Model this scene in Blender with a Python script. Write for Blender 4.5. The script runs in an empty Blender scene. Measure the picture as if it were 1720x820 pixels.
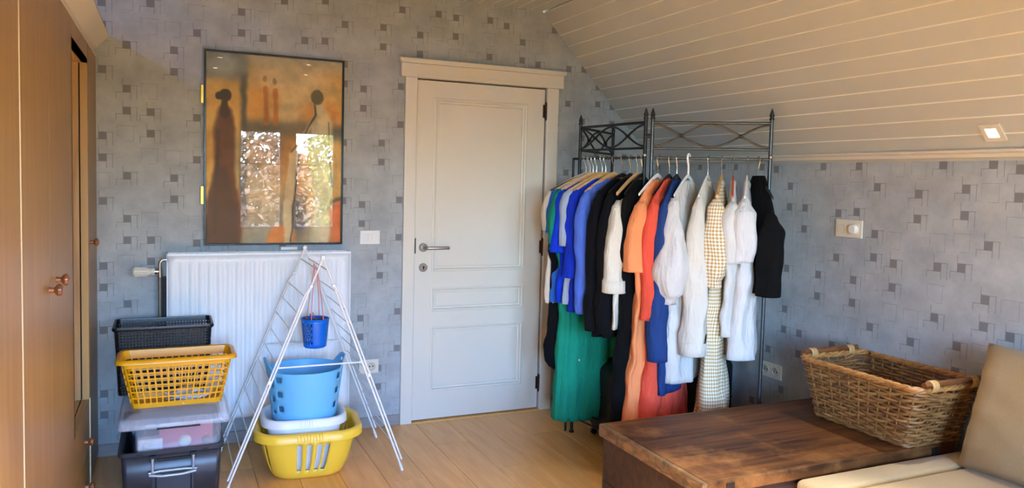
import bpy, math, random
import numpy as np
from mathutils import Vector, Matrix
random.seed(7)
PI = math.pi
SC = bpy.context.scene
COL = SC.collection

# ------------------------------------------------------------------ camera
cam_d = bpy.data.cameras.new('camera')
cam = bpy.data.objects.new('camera', cam_d)
COL.objects.link(cam)
SC.camera = cam
YAW, PITCH, ROLL = 0.42262, -0.060542, 0.02562
fw = Vector((math.sin(YAW) * math.cos(PITCH), math.cos(YAW) * math.cos(PITCH), math.sin(PITCH)))
rt = Vector((math.cos(YAW), -math.sin(YAW), 0))
up = rt.cross(fw)
r2 = rt * math.cos(ROLL) + up * math.sin(ROLL)
u2 = -rt * math.sin(ROLL) + up * math.cos(ROLL)
M = Matrix((r2, u2, -fw)).transposed().to_4x4()
M.translation = (0, 0, 1.465)
cam.matrix_world = M
cam_d.sensor_fit = 'HORIZONTAL'
cam_d.sensor_width = 36
cam_d.lens = 1294.47 / 1720 * 36
cam_d.shift_y = -27.94 / 1720
cam_d.clip_start = 0.02

# ------------------------------------------------------------------ colour management, sky, daylight
vs = SC.view_settings
vs.view_transform = 'Standard'
vs.look = 'None'
vs.gamma = 1
vs.use_curve_mapping = False
vs.exposure = 0.0
W = bpy.data.worlds.new('sky')
SC.world = W
W.use_nodes = True
wn = W.node_tree
sky = wn.nodes.new('ShaderNodeTexSky')
sky.sky_type = 'NISHITA'
sky.sun_disc = False
sky.sun_elevation = math.radians(40)
sky.sun_rotation = math.radians(60)
bgn = wn.nodes['Background']
tint = wn.nodes.new('ShaderNodeMix')          # cool daylight
tint.data_type = 'RGBA'
tint.blend_type = 'MULTIPLY'
tint.inputs[0].default_value = 1
tint.inputs[7].default_value = (.75, .97, 1.32, 1)
wn.links.new(sky.outputs[0], tint.inputs[6])
wn.links.new(tint.outputs[2], bgn.inputs[0])
bgn.inputs[1].default_value = 12.0


def portal(x0, x1, z0, z1, y):
    l = bpy.data.lights.new('window_portal', 'AREA')
    l.shape = 'RECTANGLE'
    l.size = x1 - x0
    l.size_y = z1 - z0
    l.cycles.is_portal = True
    o = bpy.data.objects.new('window_portal', l)
    COL.objects.link(o)
    o.location = ((x0 + x1) / 2, y, (z0 + z1) / 2)
    o.rotation_euler = (PI / 2, 0, 0)      # -Z axis looks along +Y, into the room
    o.rotation_euler = (-PI / 2, 0, PI)
    return o


WINS = [(-0.42, 0.33, 0.62, 2.08), (0.80, 1.33, 0.78, 2.02), (1.46, 1.99, 0.78, 2.02)]  # leftmost window is unseen, added to bring more daylight to the left
for (a, b, c, d) in WINS:
    portal(a, b, c, d, -1.25)
SPOT_W = 350.0
SPOT_COL = (0.98, 1.0, 0.94)

# ------------------------------------------------------------------ materials
MATS = {}


def nt(name):
    m = bpy.data.materials.new(name)
    m.use_nodes = True
    n = m.node_tree.nodes
    return m, n, m.node_tree.links, n['Principled BSDF']


def rgb(h):
    """sRGB 0..255 triple to linear"""
    o = []
    for c in h:
        c = c / 255
        o.append(c / 12.92 if c <= .04045 else ((c + .055) / 1.055) ** 2.4)
    return (*o, 1)


def mat(name, col, rough=.6, metal=0, var=.08, scale=6, bump=0, bscale=60, stretch=(1, 1, 1), spec=.5, sheen=0,
        coat=0):
    m, n, l, p = nt(name)
    c = rgb(col)
    tc = n.new('ShaderNodeTexCoord')
    mp = n.new('ShaderNodeMapping')
    mp.inputs['Scale'].default_value = stretch
    l.new(tc.outputs['Object'], mp.inputs[0])
    if var:
        no = n.new('ShaderNodeTexNoise')
        no.inputs['Scale'].default_value = scale
        no.inputs['Detail'].default_value = 5
        l.new(mp.outputs[0], no.inputs['Vector'])
        mx = n.new('ShaderNodeMix')
        mx.data_type = 'RGBA'
        mx.inputs[6].default_value = [max(0, v * (1 - var * 2)) for v in c[:3]] + [1]
        mx.inputs[7].default_value = [min(1, v * (1 + var * 2)) for v in c[:3]] + [1]
        l.new(no.outputs[0], mx.inputs[0])
        l.new(mx.outputs[2], p.inputs['Base Color'])
    else:
        p.inputs['Base Color'].default_value = c
    p.inputs['Roughness'].default_value = rough
    p.inputs['Metallic'].default_value = metal
    p.inputs['Specular IOR Level'].default_value = spec
    p.inputs['Sheen Weight'].default_value = sheen
    p.inputs['Coat Weight'].default_value = coat
    if bump:
        nb = n.new('ShaderNodeTexNoise')
        nb.inputs['Scale'].default_value = bscale
        nb.inputs['Detail'].default_value = 4
        l.new(mp.outputs[0], nb.inputs['Vector'])
        b = n.new('ShaderNodeBump')
        b.inputs['Strength'].default_value = bump
        b.inputs['Distance'].default_value = .01
        l.new(nb.outputs[0], b.inputs['Height'])
        l.new(b.outputs[0], p.inputs['Normal'])
    MATS[name] = m
    return m


def wood(name, c1, c2, rough=.45, scale=3.0, stretch=(12, 1, 12), bump=.05, coat=0, wear=None, rnd=0, spec=.5, edge=None):
    """grain streaks along the un-stretched axis; rnd adds a per-object tint"""
    m, n, l, p = nt(name)
    tc = n.new('ShaderNodeTexCoord')
    mp = n.new('ShaderNodeMapping')
    mp.inputs['Scale'].default_value = stretch
    oi = n.new('ShaderNodeObjectInfo')
    va = n.new('ShaderNodeVectorMath')
    va.operation = 'MULTIPLY_ADD'
    va.inputs[1].default_value = (1, 1, 1)
    cmb = n.new('ShaderNodeCombineXYZ')
    ml = n.new('ShaderNodeMath')
    ml.operation = 'MULTIPLY'
    ml.inputs[1].default_value = 37.0
    l.new(oi.outputs['Random'], ml.inputs[0])
    for i in range(3):
        l.new(ml.outputs[0], cmb.inputs[i])
    l.new(tc.outputs['Object'], va.inputs[0])
    l.new(cmb.outputs[0], va.inputs[2])
    l.new(va.outputs[0], mp.inputs[0])
    no = n.new('ShaderNodeTexNoise')
    no.inputs['Scale'].default_value = scale
    no.inputs['Detail'].default_value = 7
    no.inputs['Distortion'].default_value = .6
    l.new(mp.outputs[0], no.inputs['Vector'])
    rp = n.new('ShaderNodeValToRGB')
    rp.color_ramp.elements[0].position = .32
    rp.color_ramp.elements[0].color = rgb(c1)
    rp.color_ramp.elements[1].position = .68
    rp.color_ramp.elements[1].color = rgb(c2)
    l.new(no.outputs[0], rp.inputs[0])
    outc = rp.outputs[0]
    if rnd:
        hs = n.new('ShaderNodeHueSaturation')
        mr = n.new('ShaderNodeMapRange')
        mr.inputs['To Min'].default_value = 1 - rnd
        mr.inputs['To Max'].default_value = 1 + rnd
        l.new(oi.outputs['Random'], mr.inputs[0])
        l.new(mr.outputs[0], hs.inputs['Value'])
        l.new(outc, hs.inputs['Color'])
        outc = hs.outputs[0]
    if wear:
        n2 = n.new('ShaderNodeTexNoise')
        n2.inputs['Scale'].default_value = wear[1]
        n2.inputs['Detail'].default_value = 8
        n2.inputs['Roughness'].default_value = .7
        l.new(tc.outputs['Object'], n2.inputs['Vector'])
        r2_ = n.new('ShaderNodeValToRGB')
        r2_.color_ramp.elements[0].position = wear[2]
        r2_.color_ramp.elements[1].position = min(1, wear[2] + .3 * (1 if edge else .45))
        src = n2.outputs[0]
        if edge:       # wear colour boosted towards one corner, painting in lamp light
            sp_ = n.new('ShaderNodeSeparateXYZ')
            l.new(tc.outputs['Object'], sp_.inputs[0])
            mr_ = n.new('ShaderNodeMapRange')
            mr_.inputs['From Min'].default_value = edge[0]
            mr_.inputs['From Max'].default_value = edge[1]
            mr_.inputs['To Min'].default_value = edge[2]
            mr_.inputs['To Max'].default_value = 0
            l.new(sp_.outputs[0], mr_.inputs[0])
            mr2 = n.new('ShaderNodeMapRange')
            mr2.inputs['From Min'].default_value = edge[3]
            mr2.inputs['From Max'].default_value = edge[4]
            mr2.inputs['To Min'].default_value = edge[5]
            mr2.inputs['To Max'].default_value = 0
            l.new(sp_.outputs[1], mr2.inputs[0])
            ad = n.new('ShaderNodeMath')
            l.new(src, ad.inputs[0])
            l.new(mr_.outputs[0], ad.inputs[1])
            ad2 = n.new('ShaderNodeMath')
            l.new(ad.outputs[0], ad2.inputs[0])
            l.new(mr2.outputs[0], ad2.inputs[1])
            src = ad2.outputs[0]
        l.new(src, r2_.inputs[0])
        mx = n.new('ShaderNodeMix')
        mx.data_type = 'RGBA'
        mx.inputs[7].default_value = rgb(wear[0])
        l.new(outc, mx.inputs[6])
        sc_ = n.new('ShaderNodeMath')
        sc_.operation = 'MULTIPLY'
        sc_.inputs[1].default_value = wear[3]
        l.new(r2_.outputs[0], sc_.inputs[0])
        l.new(sc_.outputs[0], mx.inputs[0])
        outc = mx.outputs[2]
    l.new(outc, p.inputs['Base Color'])
    p.inputs['Roughness'].default_value = rough
    p.inputs['Coat Weight'].default_value = coat
    p.inputs['Specular IOR Level'].default_value = spec
    b = n.new('ShaderNodeBump')
    b.inputs['Strength'].default_value = bump
    b.inputs['Distance'].default_value = .01
    l.new(no.outputs[0], b.inputs['Height'])
    l.new(b.outputs[0], p.inputs['Normal'])
    MATS[name] = m
    return m


class NB:
    """tiny math-node helper"""

    def __init__(s, m):
        s.n = m.node_tree.nodes
        s.l = m.node_tree.links

    def m(s, op, a, b=None, c=None):
        q = s.n.new('ShaderNodeMath')
        q.operation = op
        for i, v in enumerate((a, b, c)):
            if v is None:
                continue
            if isinstance(v, (int, float)):
                q.inputs[i].default_value = v
            else:
                s.l.new(v, q.inputs[i])
        return q.outputs[0]

    def seg(s, x, y, x0, x1, y0, y1):
        """1 inside the box"""
        a = s.m('MULTIPLY', s.m('GREATER_THAN', x, x0), s.m('LESS_THAN', x, x1))
        b = s.m('MULTIPLY', s.m('GREATER_THAN', y, y0), s.m('LESS_THAN', y, y1))
        return s.m('MULTIPLY', a, b)


def wallpaper():
    m, n, l, p = nt('wallpaper')
    B = NB(m)
    uv = n.new('ShaderNodeUVMap')
    uv.uv_map = 'UVMap'
    sp = n.new('ShaderNodeSeparateXYZ')
    l.new(uv.outputs[0], sp.inputs[0])
    CELL = .1095
    cx = B.m('DIVIDE', sp.outputs[0], CELL)
    col = B.m('FLOOR', cx)
    wn_ = n.new('ShaderNodeTexWhiteNoise')
    wn_.noise_dimensions = '1D'
    l.new(col, wn_.inputs['W'])
    cy = B.m('ADD', B.m('DIVIDE', sp.outputs[1], CELL), B.m('MULTIPLY', wn_.outputs[0], .3))
    row = B.m('FLOOR', cy)
    px = B.m('SUBTRACT', B.m('SUBTRACT', cx, col), .5)
    py = B.m('SUBTRACT', B.m('SUBTRACT', cy, row), .5)
    c5 = B.m('FLOORED_MODULO', col, 5.0)
    # a half drop every other repeat
    rep = B.m('FLOOR', B.m('DIVIDE', col, 5.0))
    r6 = B.m('FLOORED_MODULO', B.m('ADD', row, B.m('MULTIPLY', rep, 2.0)), 6.0)
    idx = B.m('DIVIDE', B.m('ADD', B.m('ADD', B.m('MULTIPLY', c5, 6.0), r6), .5), 30.0)

    def lookup(cells):
        r = n.new('ShaderNodeValToRGB')
        r.color_ramp.interpolation = 'CONSTANT'
        e = r.color_ramp.elements
        vals = [1.0 if (k // 6, k % 6) in cells else 0.0 for k in range(30)]
        e[0].position = 0
        e[0].color = (vals[0],) * 3 + (1,)
        e[1].position = 29 / 30 + .001
        e[1].color = (vals[29],) * 3 + (1,)
        for k in range(1, 29):
            if vals[k] != vals[k - 1]:
                q = e.new(k / 30)
                q.color = (vals[k],) * 3 + (1,)
        if vals[28] == vals[29]:
            e[len(e) - 1].position = 1.0
        l.new(idx, r.inputs[0])
        return r.outputs[0]
    sq = lookup({(0, 0), (0, 2), (0, 3), (1, 1), (1, 4), (1, 5), (2, 3), (2, 4), (3, 0), (3, 1), (4, 2), (4, 4)})
    ot = lookup({(0, 1), (1, 3), (2, 5), (2, 2), (3, 2), (4, 3), (4, 5)})
    s = .165
    t = .016
    dark = B.seg(px, py, -s, s, -s, s)
    lines = B.seg(px, py, -s, .47, s - t, s + t)
    for bx_ in ((s - t, s + t, -.48, s), (-s - t, -s + t, s, .48), (-.46, s, -s - t, -s + t),
                (.42 - t, .42 + t, -.46, s), (-.46, -.46 + 2 * t, -.46, -s)):
        lines = B.m('MAXIMUM', lines, B.seg(px, py, *bx_))
    lines = B.m('MULTIPLY', lines, sq)
    ol = B.seg(px, py, -.4, .4, .30 - t, .30 + t)
    for bx_ in ((.28 - t, .28 + t, -.40, .30), (-.40, -.40 + t * 2, -.2, .3), (-.1, .3, -.42, -.42 + 2 * t)):
        ol = B.m('MAXIMUM', ol, B.seg(px, py, *bx_))
    ol = B.m('MULTIPLY', ol, ot)
    # plaster mottling
    n1 = n.new('ShaderNodeTexNoise')
    n1.inputs['Scale'].default_value = 7
    n1.inputs['Detail'].default_value = 8
    n1.inputs['Roughness'].default_value = .65
    l.new(uv.outputs[0], n1.inputs['Vector'])
    r = n.new('ShaderNodeValToRGB')
    r.color_ramp.elements[0].position = .3
    r.color_ramp.elements[0].color = rgb((156, 160, 162))
    r.color_ramp.elements[1].position = .7
    r.color_ramp.elements[1].color = rgb((184, 189, 190))
    l.new(n1.outputs[0], r.inputs[0])
    n2 = n.new('ShaderNodeTexNoise')
    n2.inputs['Scale'].default_value = 45
    n2.inputs['Detail'].default_value = 3
    l.new(uv.outputs[0], n2.inputs['Vector'])
    nmod = B.m('MULTIPLY', B.m('ADD', n2.outputs[0], .15), 1.2)

    def mixc(fac, a, colr):
        q = n.new('ShaderNodeMix')
        q.data_type = 'RGBA'
        l.new(fac, q.inputs[0])
        l.new(a, q.inputs[6])
        q.inputs[7].default_value = rgb(colr)
        return q.outputs[2]
    c = mixc(B.m('MULTIPLY', B.m('MULTIPLY', ol, .42), nmod), r.outputs[0], (118, 117, 118))
    c = mixc(B.m('MULTIPLY', B.m('MULTIPLY', lines, .62), nmod), c, (104, 103, 104))
    c = mixc(B.m('MULTIPLY', B.m('MULTIPLY', dark, sq), .85), c, (116, 114, 113))
    l.new(c, p.inputs['Base Color'])
    p.inputs['Roughness'].default_value = .8
    b = n.new('ShaderNodeBump')
    b.inputs['Strength'].default_value = .12
    b.inputs['Distance'].default_value = .004
    l.new(n2.outputs[0], b.inputs['Height'])
    l.new(b.outputs[0], p.inputs['Normal'])
    MATS['wallpaper'] = m


def clear(name, col, fac, rough=.1):
    """part see-through plastic or glass: transparent mixed with a tinted glossy surface"""
    m, n, l, p = nt(name)
    p.inputs['Base Color'].default_value = rgb(col)
    p.inputs['Roughness'].default_value = rough
    no = n.new('ShaderNodeTexNoise')
    no.inputs['Scale'].default_value = 14
    mr = n.new('ShaderNodeMapRange')
    mr.inputs['To Min'].default_value = max(0, fac - .06)
    mr.inputs['To Max'].default_value = fac + .06
    l.new(no.outputs[0], mr.inputs[0])
    tr = n.new('ShaderNodeBsdfTransparent')
    mx = n.new('ShaderNodeMixShader')
    l.new(mr.outputs[0], mx.inputs[0])
    l.new(tr.outputs[0], mx.inputs[1])
    l.new(p.outputs[0], mx.inputs[2])
    l.new(mx.outputs[0], n['Material Output'].inputs[0])
    MATS[name] = m


def pane_glass(name):
    m, n, l, p = nt(name)
    gl = n.new('ShaderNodeBsdfGlossy')
    gl.inputs['Roughness'].default_value = .0
    tr = n.new('ShaderNodeBsdfTransparent')
    fr = n.new('ShaderNodeFresnel')
    fr.inputs[0].default_value = 1.68
    mu = n.new('ShaderNodeMath')
    mu.operation = 'MULTIPLY'
    mu.inputs[1].default_value = 1.0
    l.new(fr.outputs[0], mu.inputs[0])
    mx = n.new('ShaderNodeMixShader')
    l.new(mu.outputs[0], mx.inputs[0])
    l.new(tr.outputs[0], mx.inputs[1])
    l.new(gl.outputs[0], mx.inputs[2])
    l.new(mx.outputs[0], n['Material Output'].inputs[0])
    MATS[name] = m


def gingham():
    m, n, l, p = nt('gingham')
    B = NB(m)
    uv = n.new('ShaderNodeUVMap')
    uv.uv_map = 'UVMap'
    sp = n.new('ShaderNodeSeparateXYZ')
    l.new(uv.outputs[0], sp.inputs[0])
    a = B.m('GREATER_THAN', B.m('FRACT', B.m('DIVIDE', sp.outputs[0], .017)), .5)
    b = B.m('GREATER_THAN', B.m('FRACT', B.m('DIVIDE', sp.outputs[1], .017)), .5)
    f = B.m('MULTIPLY', B.m('ADD', a, b), .5)
    r = n.new('ShaderNodeValToRGB')
    r.color_ramp.elements[0].color = rgb((238, 230, 212))
    r.color_ramp.elements[1].color = rgb((186, 142, 66))
    l.new(f, r.inputs[0])
    l.new(r.outputs[0], p.inputs['Base Color'])
    p.inputs['Roughness'].default_value = .9
    MATS['gingham'] = m


def emis(name, col, s):
    m, n, l, p = nt(name)
    p.inputs['Base Color'].default_value = (1, 1, 1, 1)
    p.inputs['Emission Color'].default_value = (*col, 1)
    p.inputs['Emission Strength'].default_value = s
    MATS[name] = m


def painting_mat():
    m, n, l, p = nt('painting')
    a = n.new('ShaderNodeVertexColor')
    a.layer_name = 'paint'
    l.new(a.outputs[0], p.inputs['Base Color'])
    p.inputs['Roughness'].default_value = .7
    MATS['painting'] = m


wallpaper()
gingham()
pane_glass('picture_glass')
pane_glass('window_glass')
painting_mat()
wood('oak_floor', (228, 166, 94), (242, 186, 112), rough=.33, scale=2.2, stretch=(14, 1.2, 14), bump=.02, rnd=.06)
mat('ceiling_paint', (196, 197, 192), rough=.5, var=.02, scale=3)
mat('joint_lit_paint', (240, 236, 226), rough=.45, var=.01)  # paler than the boards: light caught on the chamfers, put into colour
mat('trim_paint', (222, 214, 200), rough=.45, var=.015)
mat('door_paint', (226, 219, 204), rough=.42, var=.02, scale=3)
mat('front_wall_paint', (205, 200, 192), rough=.8, var=.03)
mat('baseboard_grey', (150, 145, 142), rough=.6, var=.1, scale=10, stretch=(1, 8, 8))
wood('wardrobe_veneer', (150, 116, 68), (164, 130, 80), rough=.38, scale=2.5, stretch=(10, 10, .7), bump=.01)
wood('wardrobe_inner', (178, 140, 92), (204, 168, 118), rough=.45, scale=3, stretch=(9, 9, .8), bump=.03)
wood('knob_wood', (120, 66, 34), (150, 86, 46), rough=.3, scale=20, stretch=(1, 1, 4), coat=.3)
mat('edge_pale', (228, 206, 168), rough=.5, var=.03)
mat('post_oak', (188, 150, 88), rough=.45, var=.05, stretch=(8, 8, 1))
mat('dark_gap', (38, 30, 24), rough=.8, var=.03)
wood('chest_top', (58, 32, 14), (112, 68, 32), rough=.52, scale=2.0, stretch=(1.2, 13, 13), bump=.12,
     wear=((196, 134, 72), 4.5, .56, .55), spec=.25, edge=(-.66, -.28, .14, -.36, -.02, .08))  # wear plus a painted spotlight patch on the near-left corner
wood('chest_body', (44, 27, 20), (72, 46, 32), rough=.5, scale=2.5, stretch=(1.2, 13, 13), bump=.15,
     wear=((110, 84, 62), 9, .62, .5))
wood('chest_edge', (84, 58, 34), (140, 104, 66), rough=.6, scale=5, stretch=(3, 3, 9), bump=.2,
     wear=((60, 58, 42), 14, .52, .8))
mat('iron_strap', (70, 60, 52), rough=.5, metal=.8, var=.2, scale=30, bump=.2)
mat('radiator_white', (236, 240, 244), rough=.35, var=.01)
mat('radiator_dark', (60, 56, 54), rough=.7, var=.05)
mat('pipe_grey', (120, 112, 104), rough=.4, metal=.5, var=.05)
mat('chrome', (205, 205, 205), rough=.18, metal=1, var=.02)
mat('steel_brushed', (165, 160, 152), rough=.3, metal=1, var=.05)
mat('dark_steel', (60, 58, 56), rough=.4, metal=.8, var=.1)
mat('brass', (205, 170, 80), rough=.3, metal=.9, var=.05)
mat('hinge_brown', (66, 40, 26), rough=.45, metal=.6, var=.1)
mat('switch_white', (236, 234, 228), rough=.3, var=.005)
mat('switch_cream', (226, 218, 198), rough=.35, var=.005)
mat('switch_shade', (204, 196, 176), rough=.4, var=.005)
mat('frame_black', (16, 17, 20), rough=.25, var=.02)
mat('wire_white', (238, 238, 236), rough=.35, var=.01)
mat('rack_iron', (52, 52, 52), rough=.42, metal=.75, var=.15, scale=25, bump=.05)
mat('rack_iron_light', (88, 90, 92), rough=.35, metal=.8, var=.12, scale=25, bump=.05)
mat('plastic_amber', (236, 164, 12), rough=.32, var=.02, scale=10)
mat('plastic_yellow', (250, 204, 62), rough=.35, var=.02)
mat('plastic_sky', (112, 192, 238), rough=.4, var=.02)
mat('plastic_blue', (14, 108, 214), rough=.35, var=.02)
mat('plastic_white', (232, 234, 240), rough=.35, var=.01)
mat('plastic_black', (12, 13, 18), rough=.4, var=.05)
mat('plastic_charcoal', (48, 48, 53), rough=.32, var=.05, scale=4)
mat('handle_silver', (176, 180, 186), rough=.35, metal=.4, var=.02)
clear('plastic_clear', (225, 225, 235), .20, .2)
clear('plastic_clear_lid', (220, 222, 232), .27, .2)
mat('paper_pink', (196, 92, 112), rough=.8, var=.05)
mat('paper_white', (225, 225, 228), rough=.8, var=.03)
mat('slate_blue', (84, 96, 116), rough=.7, var=.05)
mat('peg_brown', (140, 88, 60), rough=.6, var=.1)
mat('ball_white', (226, 222, 210), rough=.8, var=.04, scale=30, bump=.3)
mat('string_pink', (222, 128, 132), rough=.7, var=.05)
wood('wicker', (112, 72, 34), (172, 122, 66), rough=.5, scale=9, stretch=(1, 1, 3), bump=.05, rnd=.12)
wood('wicker_rim', (150, 96, 44), (196, 142, 78), rough=.45, scale=16, stretch=(2, 2, 6), bump=.05, rnd=.1)
wood('wicker_handle', (98, 54, 26), (138, 84, 44), rough=.4, scale=16, stretch=(1, 8, 8), bump=.1)
mat('rattan_wrap', (206, 164, 104), rough=.5, var=.1)
mat('linen', (176, 150, 106), rough=.95, var=.07, scale=220, bump=.35, bscale=420, sheen=.2)
wood('hanger_wood', (190, 140, 84), (222, 176, 118), rough=.4, scale=8, stretch=(1, 8, 8), bump=.03)
mat('hanger_white', (238, 236, 230), rough=.3, var=.01)
mat('hanger_black', (20, 20, 22), rough=.4, var=.05)
mat('hanger_red', (206, 74, 44), rough=.35, var=.02)
mat('suitcase_black', (20, 20, 23), rough=.55, var=.1, scale=40, bump=.1, bscale=200)
mat('rubber_black', (14, 14, 15), rough=.6, var=.05)
mat('leaf_green', (70, 105, 60), rough=.7, var=.2, scale=3)
mat('leaf_gold', (170, 150, 70), rough=.7, var=.2, scale=3)
mat('leaf_rust', (140, 100, 66), rough=.7, var=.2, scale=3)
mat('bark', (110, 92, 76), rough=.9, var=.2, scale=8)
mat('lawn', (70, 96, 62), rough=.9, var=.2, scale=.6)
FAB = dict(cream=(226, 212, 192), blackcoat=(9, 9, 11), midblue=(44, 104, 190), teal=(26, 142, 112),
           royal=(16, 58, 206), pale=(166, 178, 200), royal2=(22, 52, 186), peri=(84, 116, 212), blackA=(11, 11, 15),
           blackB=(9, 9, 12), creamshirt=(220, 213, 195), blackdress=(6, 6, 7), orange=(240, 146, 92),
           coral=(228, 84, 62), navy=(36, 62, 116), balloon=(214, 208, 202), longwhite=(215, 207, 194),
           white1=(210, 205, 198), white2=(213, 208, 205), jacket=(7, 7, 8))
for k, v in FAB.items():
    mat('fabric_' + k, v, rough=.92, var=.05, scale=8, bump=.8, bscale=22, stretch=(3, 3, .9), sheen=0, spec=.2)
emis('bulb', (1.0, .80, .45), 14)

# ------------------------------------------------------------------ mesh helpers


class MB:
    def __init__(s):
        s.v = []
        s.f = []
        s.uv = {}

    def add(s, vs_, fs):
        o = len(s.v)
        s.v += [tuple(q) for q in vs_]
        s.f += [tuple(i + o for i in f) for f in fs]
        return s

    def box(s, x0, x1, y0, y1, z0, z1):
        v = [(x0, y0, z0), (x1, y0, z0), (x1, y1, z0), (x0, y1, z0), (x0, y0, z1), (x1, y0, z1), (x1, y1, z1),
             (x0, y1, z1)]
        return s.add(v, [(0, 3, 2, 1), (4, 5, 6, 7), (0, 1, 5, 4), (1, 2, 6, 5), (2, 3, 7, 6), (3, 0, 4, 7)])

    def prism(s, prof, axis, a, b):
        """closed 2D profile swept along axis from a to b; profile holds the two other coordinates in order"""
        n = len(prof)

        def pt(p, t):
            q = list(p)
            q.insert(axis, t)
            return tuple(q)
        v = [pt(p, a) for p in prof] + [pt(p, b) for p in prof]
        f = [(i, (i + 1) % n, n + (i + 1) % n, n + i) for i in range(n)]
        f += [tuple(range(n - 1, -1, -1)), tuple(range(n, 2 * n))]
        return s.add(v, f)

    def tube(s, path, r, n=8, closed=False, cap=True):
        P_ = [Vector(p) for p in path]
        m = len(P_)
        R = r if isinstance(r, (list, tuple)) else [r] * m
        rings = []
        prev = None
        for i, p in enumerate(P_):
            if closed:
                t = P_[(i + 1) % m] - P_[i - 1]
            else:
                t = P_[min(i + 1, m - 1)] - P_[max(i - 1, 0)]
            t = t.normalized() if t.length > 1e-9 else Vector((0, 0, 1))
            if prev is None:
                a = Vector((0, 0, 1)) if abs(t.z) < .9 else Vector((1, 0, 0))
                nrm = t.cross(a).normalized()
            else:
                nrm = (prev - t * prev.dot(t))
                nrm = nrm.normalized() if nrm.length > 1e-6 else t.orthogonal().normalized()
            prev = nrm
            bi = t.cross(nrm)
            rings.append([tuple(p + (nrm * math.cos(2 * PI * k / n) + bi * math.sin(2 * PI * k / n)) * R[i]) for k in
                          range(n)])
        return s.loft(rings, closed_path=closed, cap=cap and not closed)

    def loft(s, rings, closed_path=False, cap=True, capa=None, capb=None, skip=None):
        n = len(rings[0])
        m = len(rings)
        v = [p for r in rings for p in r]
        f = []
        for i in range(m if closed_path else m - 1):
            j = (i + 1) % m
            for k in range(n):
                if skip and skip(i, k):
                    continue
                f.append((i * n + k, i * n + (k + 1) % n, j * n + (k + 1) % n, j * n + k))
        if capa is None:
            capa = cap
        if capb is None:
            capb = cap
        if capa and not closed_path:
            f.append(tuple(range(n - 1, -1, -1)))
        if capb and not closed_path:
            f.append(tuple((m - 1) * n + k for k in range(n)))
        return s.add(v, f)

    def lathe(s, prof, c=(0, 0, 0), axis=2, n=24):
        """prof: (radius, height) pairs about an axis through c"""
        rings = []
        for (r, h) in prof:
            ring = []
            for k in range(n):
                a = 2 * PI * k / n
                q = [r * math.cos(a), r * math.sin(a)]
                q.insert(axis, h)
                ring.append((c[0] + q[0], c[1] + q[1], c[2] + q[2]))
            rings.append(ring)
        return s.loft(rings)

    def build(s, name, m, parent=None, smooth=True, bevel=0, solid=0, angle=40, sub=0, uvf=None):
        me = bpy.data.meshes.new(name)
        me.from_pydata(s.v, [], s.f)
        me.validate()
        me.update()
        o = bpy.data.objects.new(name, me)
        COL.objects.link(o)
        me.materials.append(MATS[m] if isinstance(m, str) else m)
        if uvf:
            lay = me.uv_layers.new(name='UVMap')
            for lp in me.loops:
                lay.data[lp.index].uv = uvf(lp.vertex_index, me.vertices[lp.vertex_index].co)
        if smooth:
            me.polygons.foreach_set('use_smooth', [True] * len(me.polygons))
            me.set_sharp_from_angle(angle=math.radians(angle))
        if solid:
            q = o.modifiers.new('solid', 'SOLIDIFY')
            q.thickness = solid
            q.offset = 0
        if bevel:
            q = o.modifiers.new('bevel', 'BEVEL')
            q.width = bevel
            q.segments = 2
            q.limit_method = 'ANGLE'
        if sub:
            q = o.modifiers.new('sub', 'SUBSURF')
            q.levels = sub
            q.render_levels = sub
        if parent:
            o.parent = parent
        return o


def empty(name, loc=(0, 0, 0), rz=0):
    o = bpy.data.objects.new(name, None)
    COL.objects.link(o)
    o.location = loc
    o.rotation_euler = (0, 0, rz)
    o.empty_display_size = .1
    return o


def tag(o, label, cat, group=None, kind=None):
    o['label'] = label
    o['category'] = cat
    if group:
        o['group'] = group
    if kind:
        o['kind'] = kind
    return o


def struct(o, label=None):
    o['kind'] = 'structure'
    if label:
        o['label'] = label
    return o


def rrect(hx, hy, r, n=6, z=0, c=(0, 0)):
    """rounded rectangle ring, 4*(n+1) points"""
    out = []
    for (sx, sy, a0) in ((1, 1, 0), (-1, 1, 90), (-1, -1, 180), (1, -1, 270)):
        for k in range(n + 1):
            a = math.radians(a0 + 90 * k / n)
            out.append((c[0] + sx * (hx - r) + r * math.cos(a), c[1] + sy * (hy - r) + r * math.sin(a), z))
    return out


def lerp(a, b, t):
    return a + (b - a) * t


def keyed(keys, t):
    """piecewise smooth interpolation of (t, v...) tuples"""
    if t <= keys[0][0]:
        return keys[0][1:]
    for a, b in zip(keys, keys[1:]):
        if t <= b[0]:
            u = (t - a[0]) / (b[0] - a[0])
            u = u * u * (3 - 2 * u)
            return tuple(lerp(p, q, u) for p, q in zip(a[1:], b[1:]))
    return keys[-1][1:]


# ------------------------------------------------------------------ the room
XL, XR, YB, YF, ZC = -0.95, 3.02, 4.379, -1.2, 2.522
XS = 2.139                                   # where the flat ceiling turns into the slope
ZK = ZC - (XR - XS) * 1.0532                 # top of the knee wall
DX0, DX1, DZ1 = 1.335, 2.183, 2.048          # door opening


def wall_uv_x(i, co):
    return (co.x + .291 + .1095 * 50.5, co.z - 2.197 + .1095 * 60.5 - .016)


def wall_uv_y(i, co):
    return (-co.y + 3.022 + .1095 * 52.5, co.z - 1.245 + .1095 * 61.5 - .016)


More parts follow.
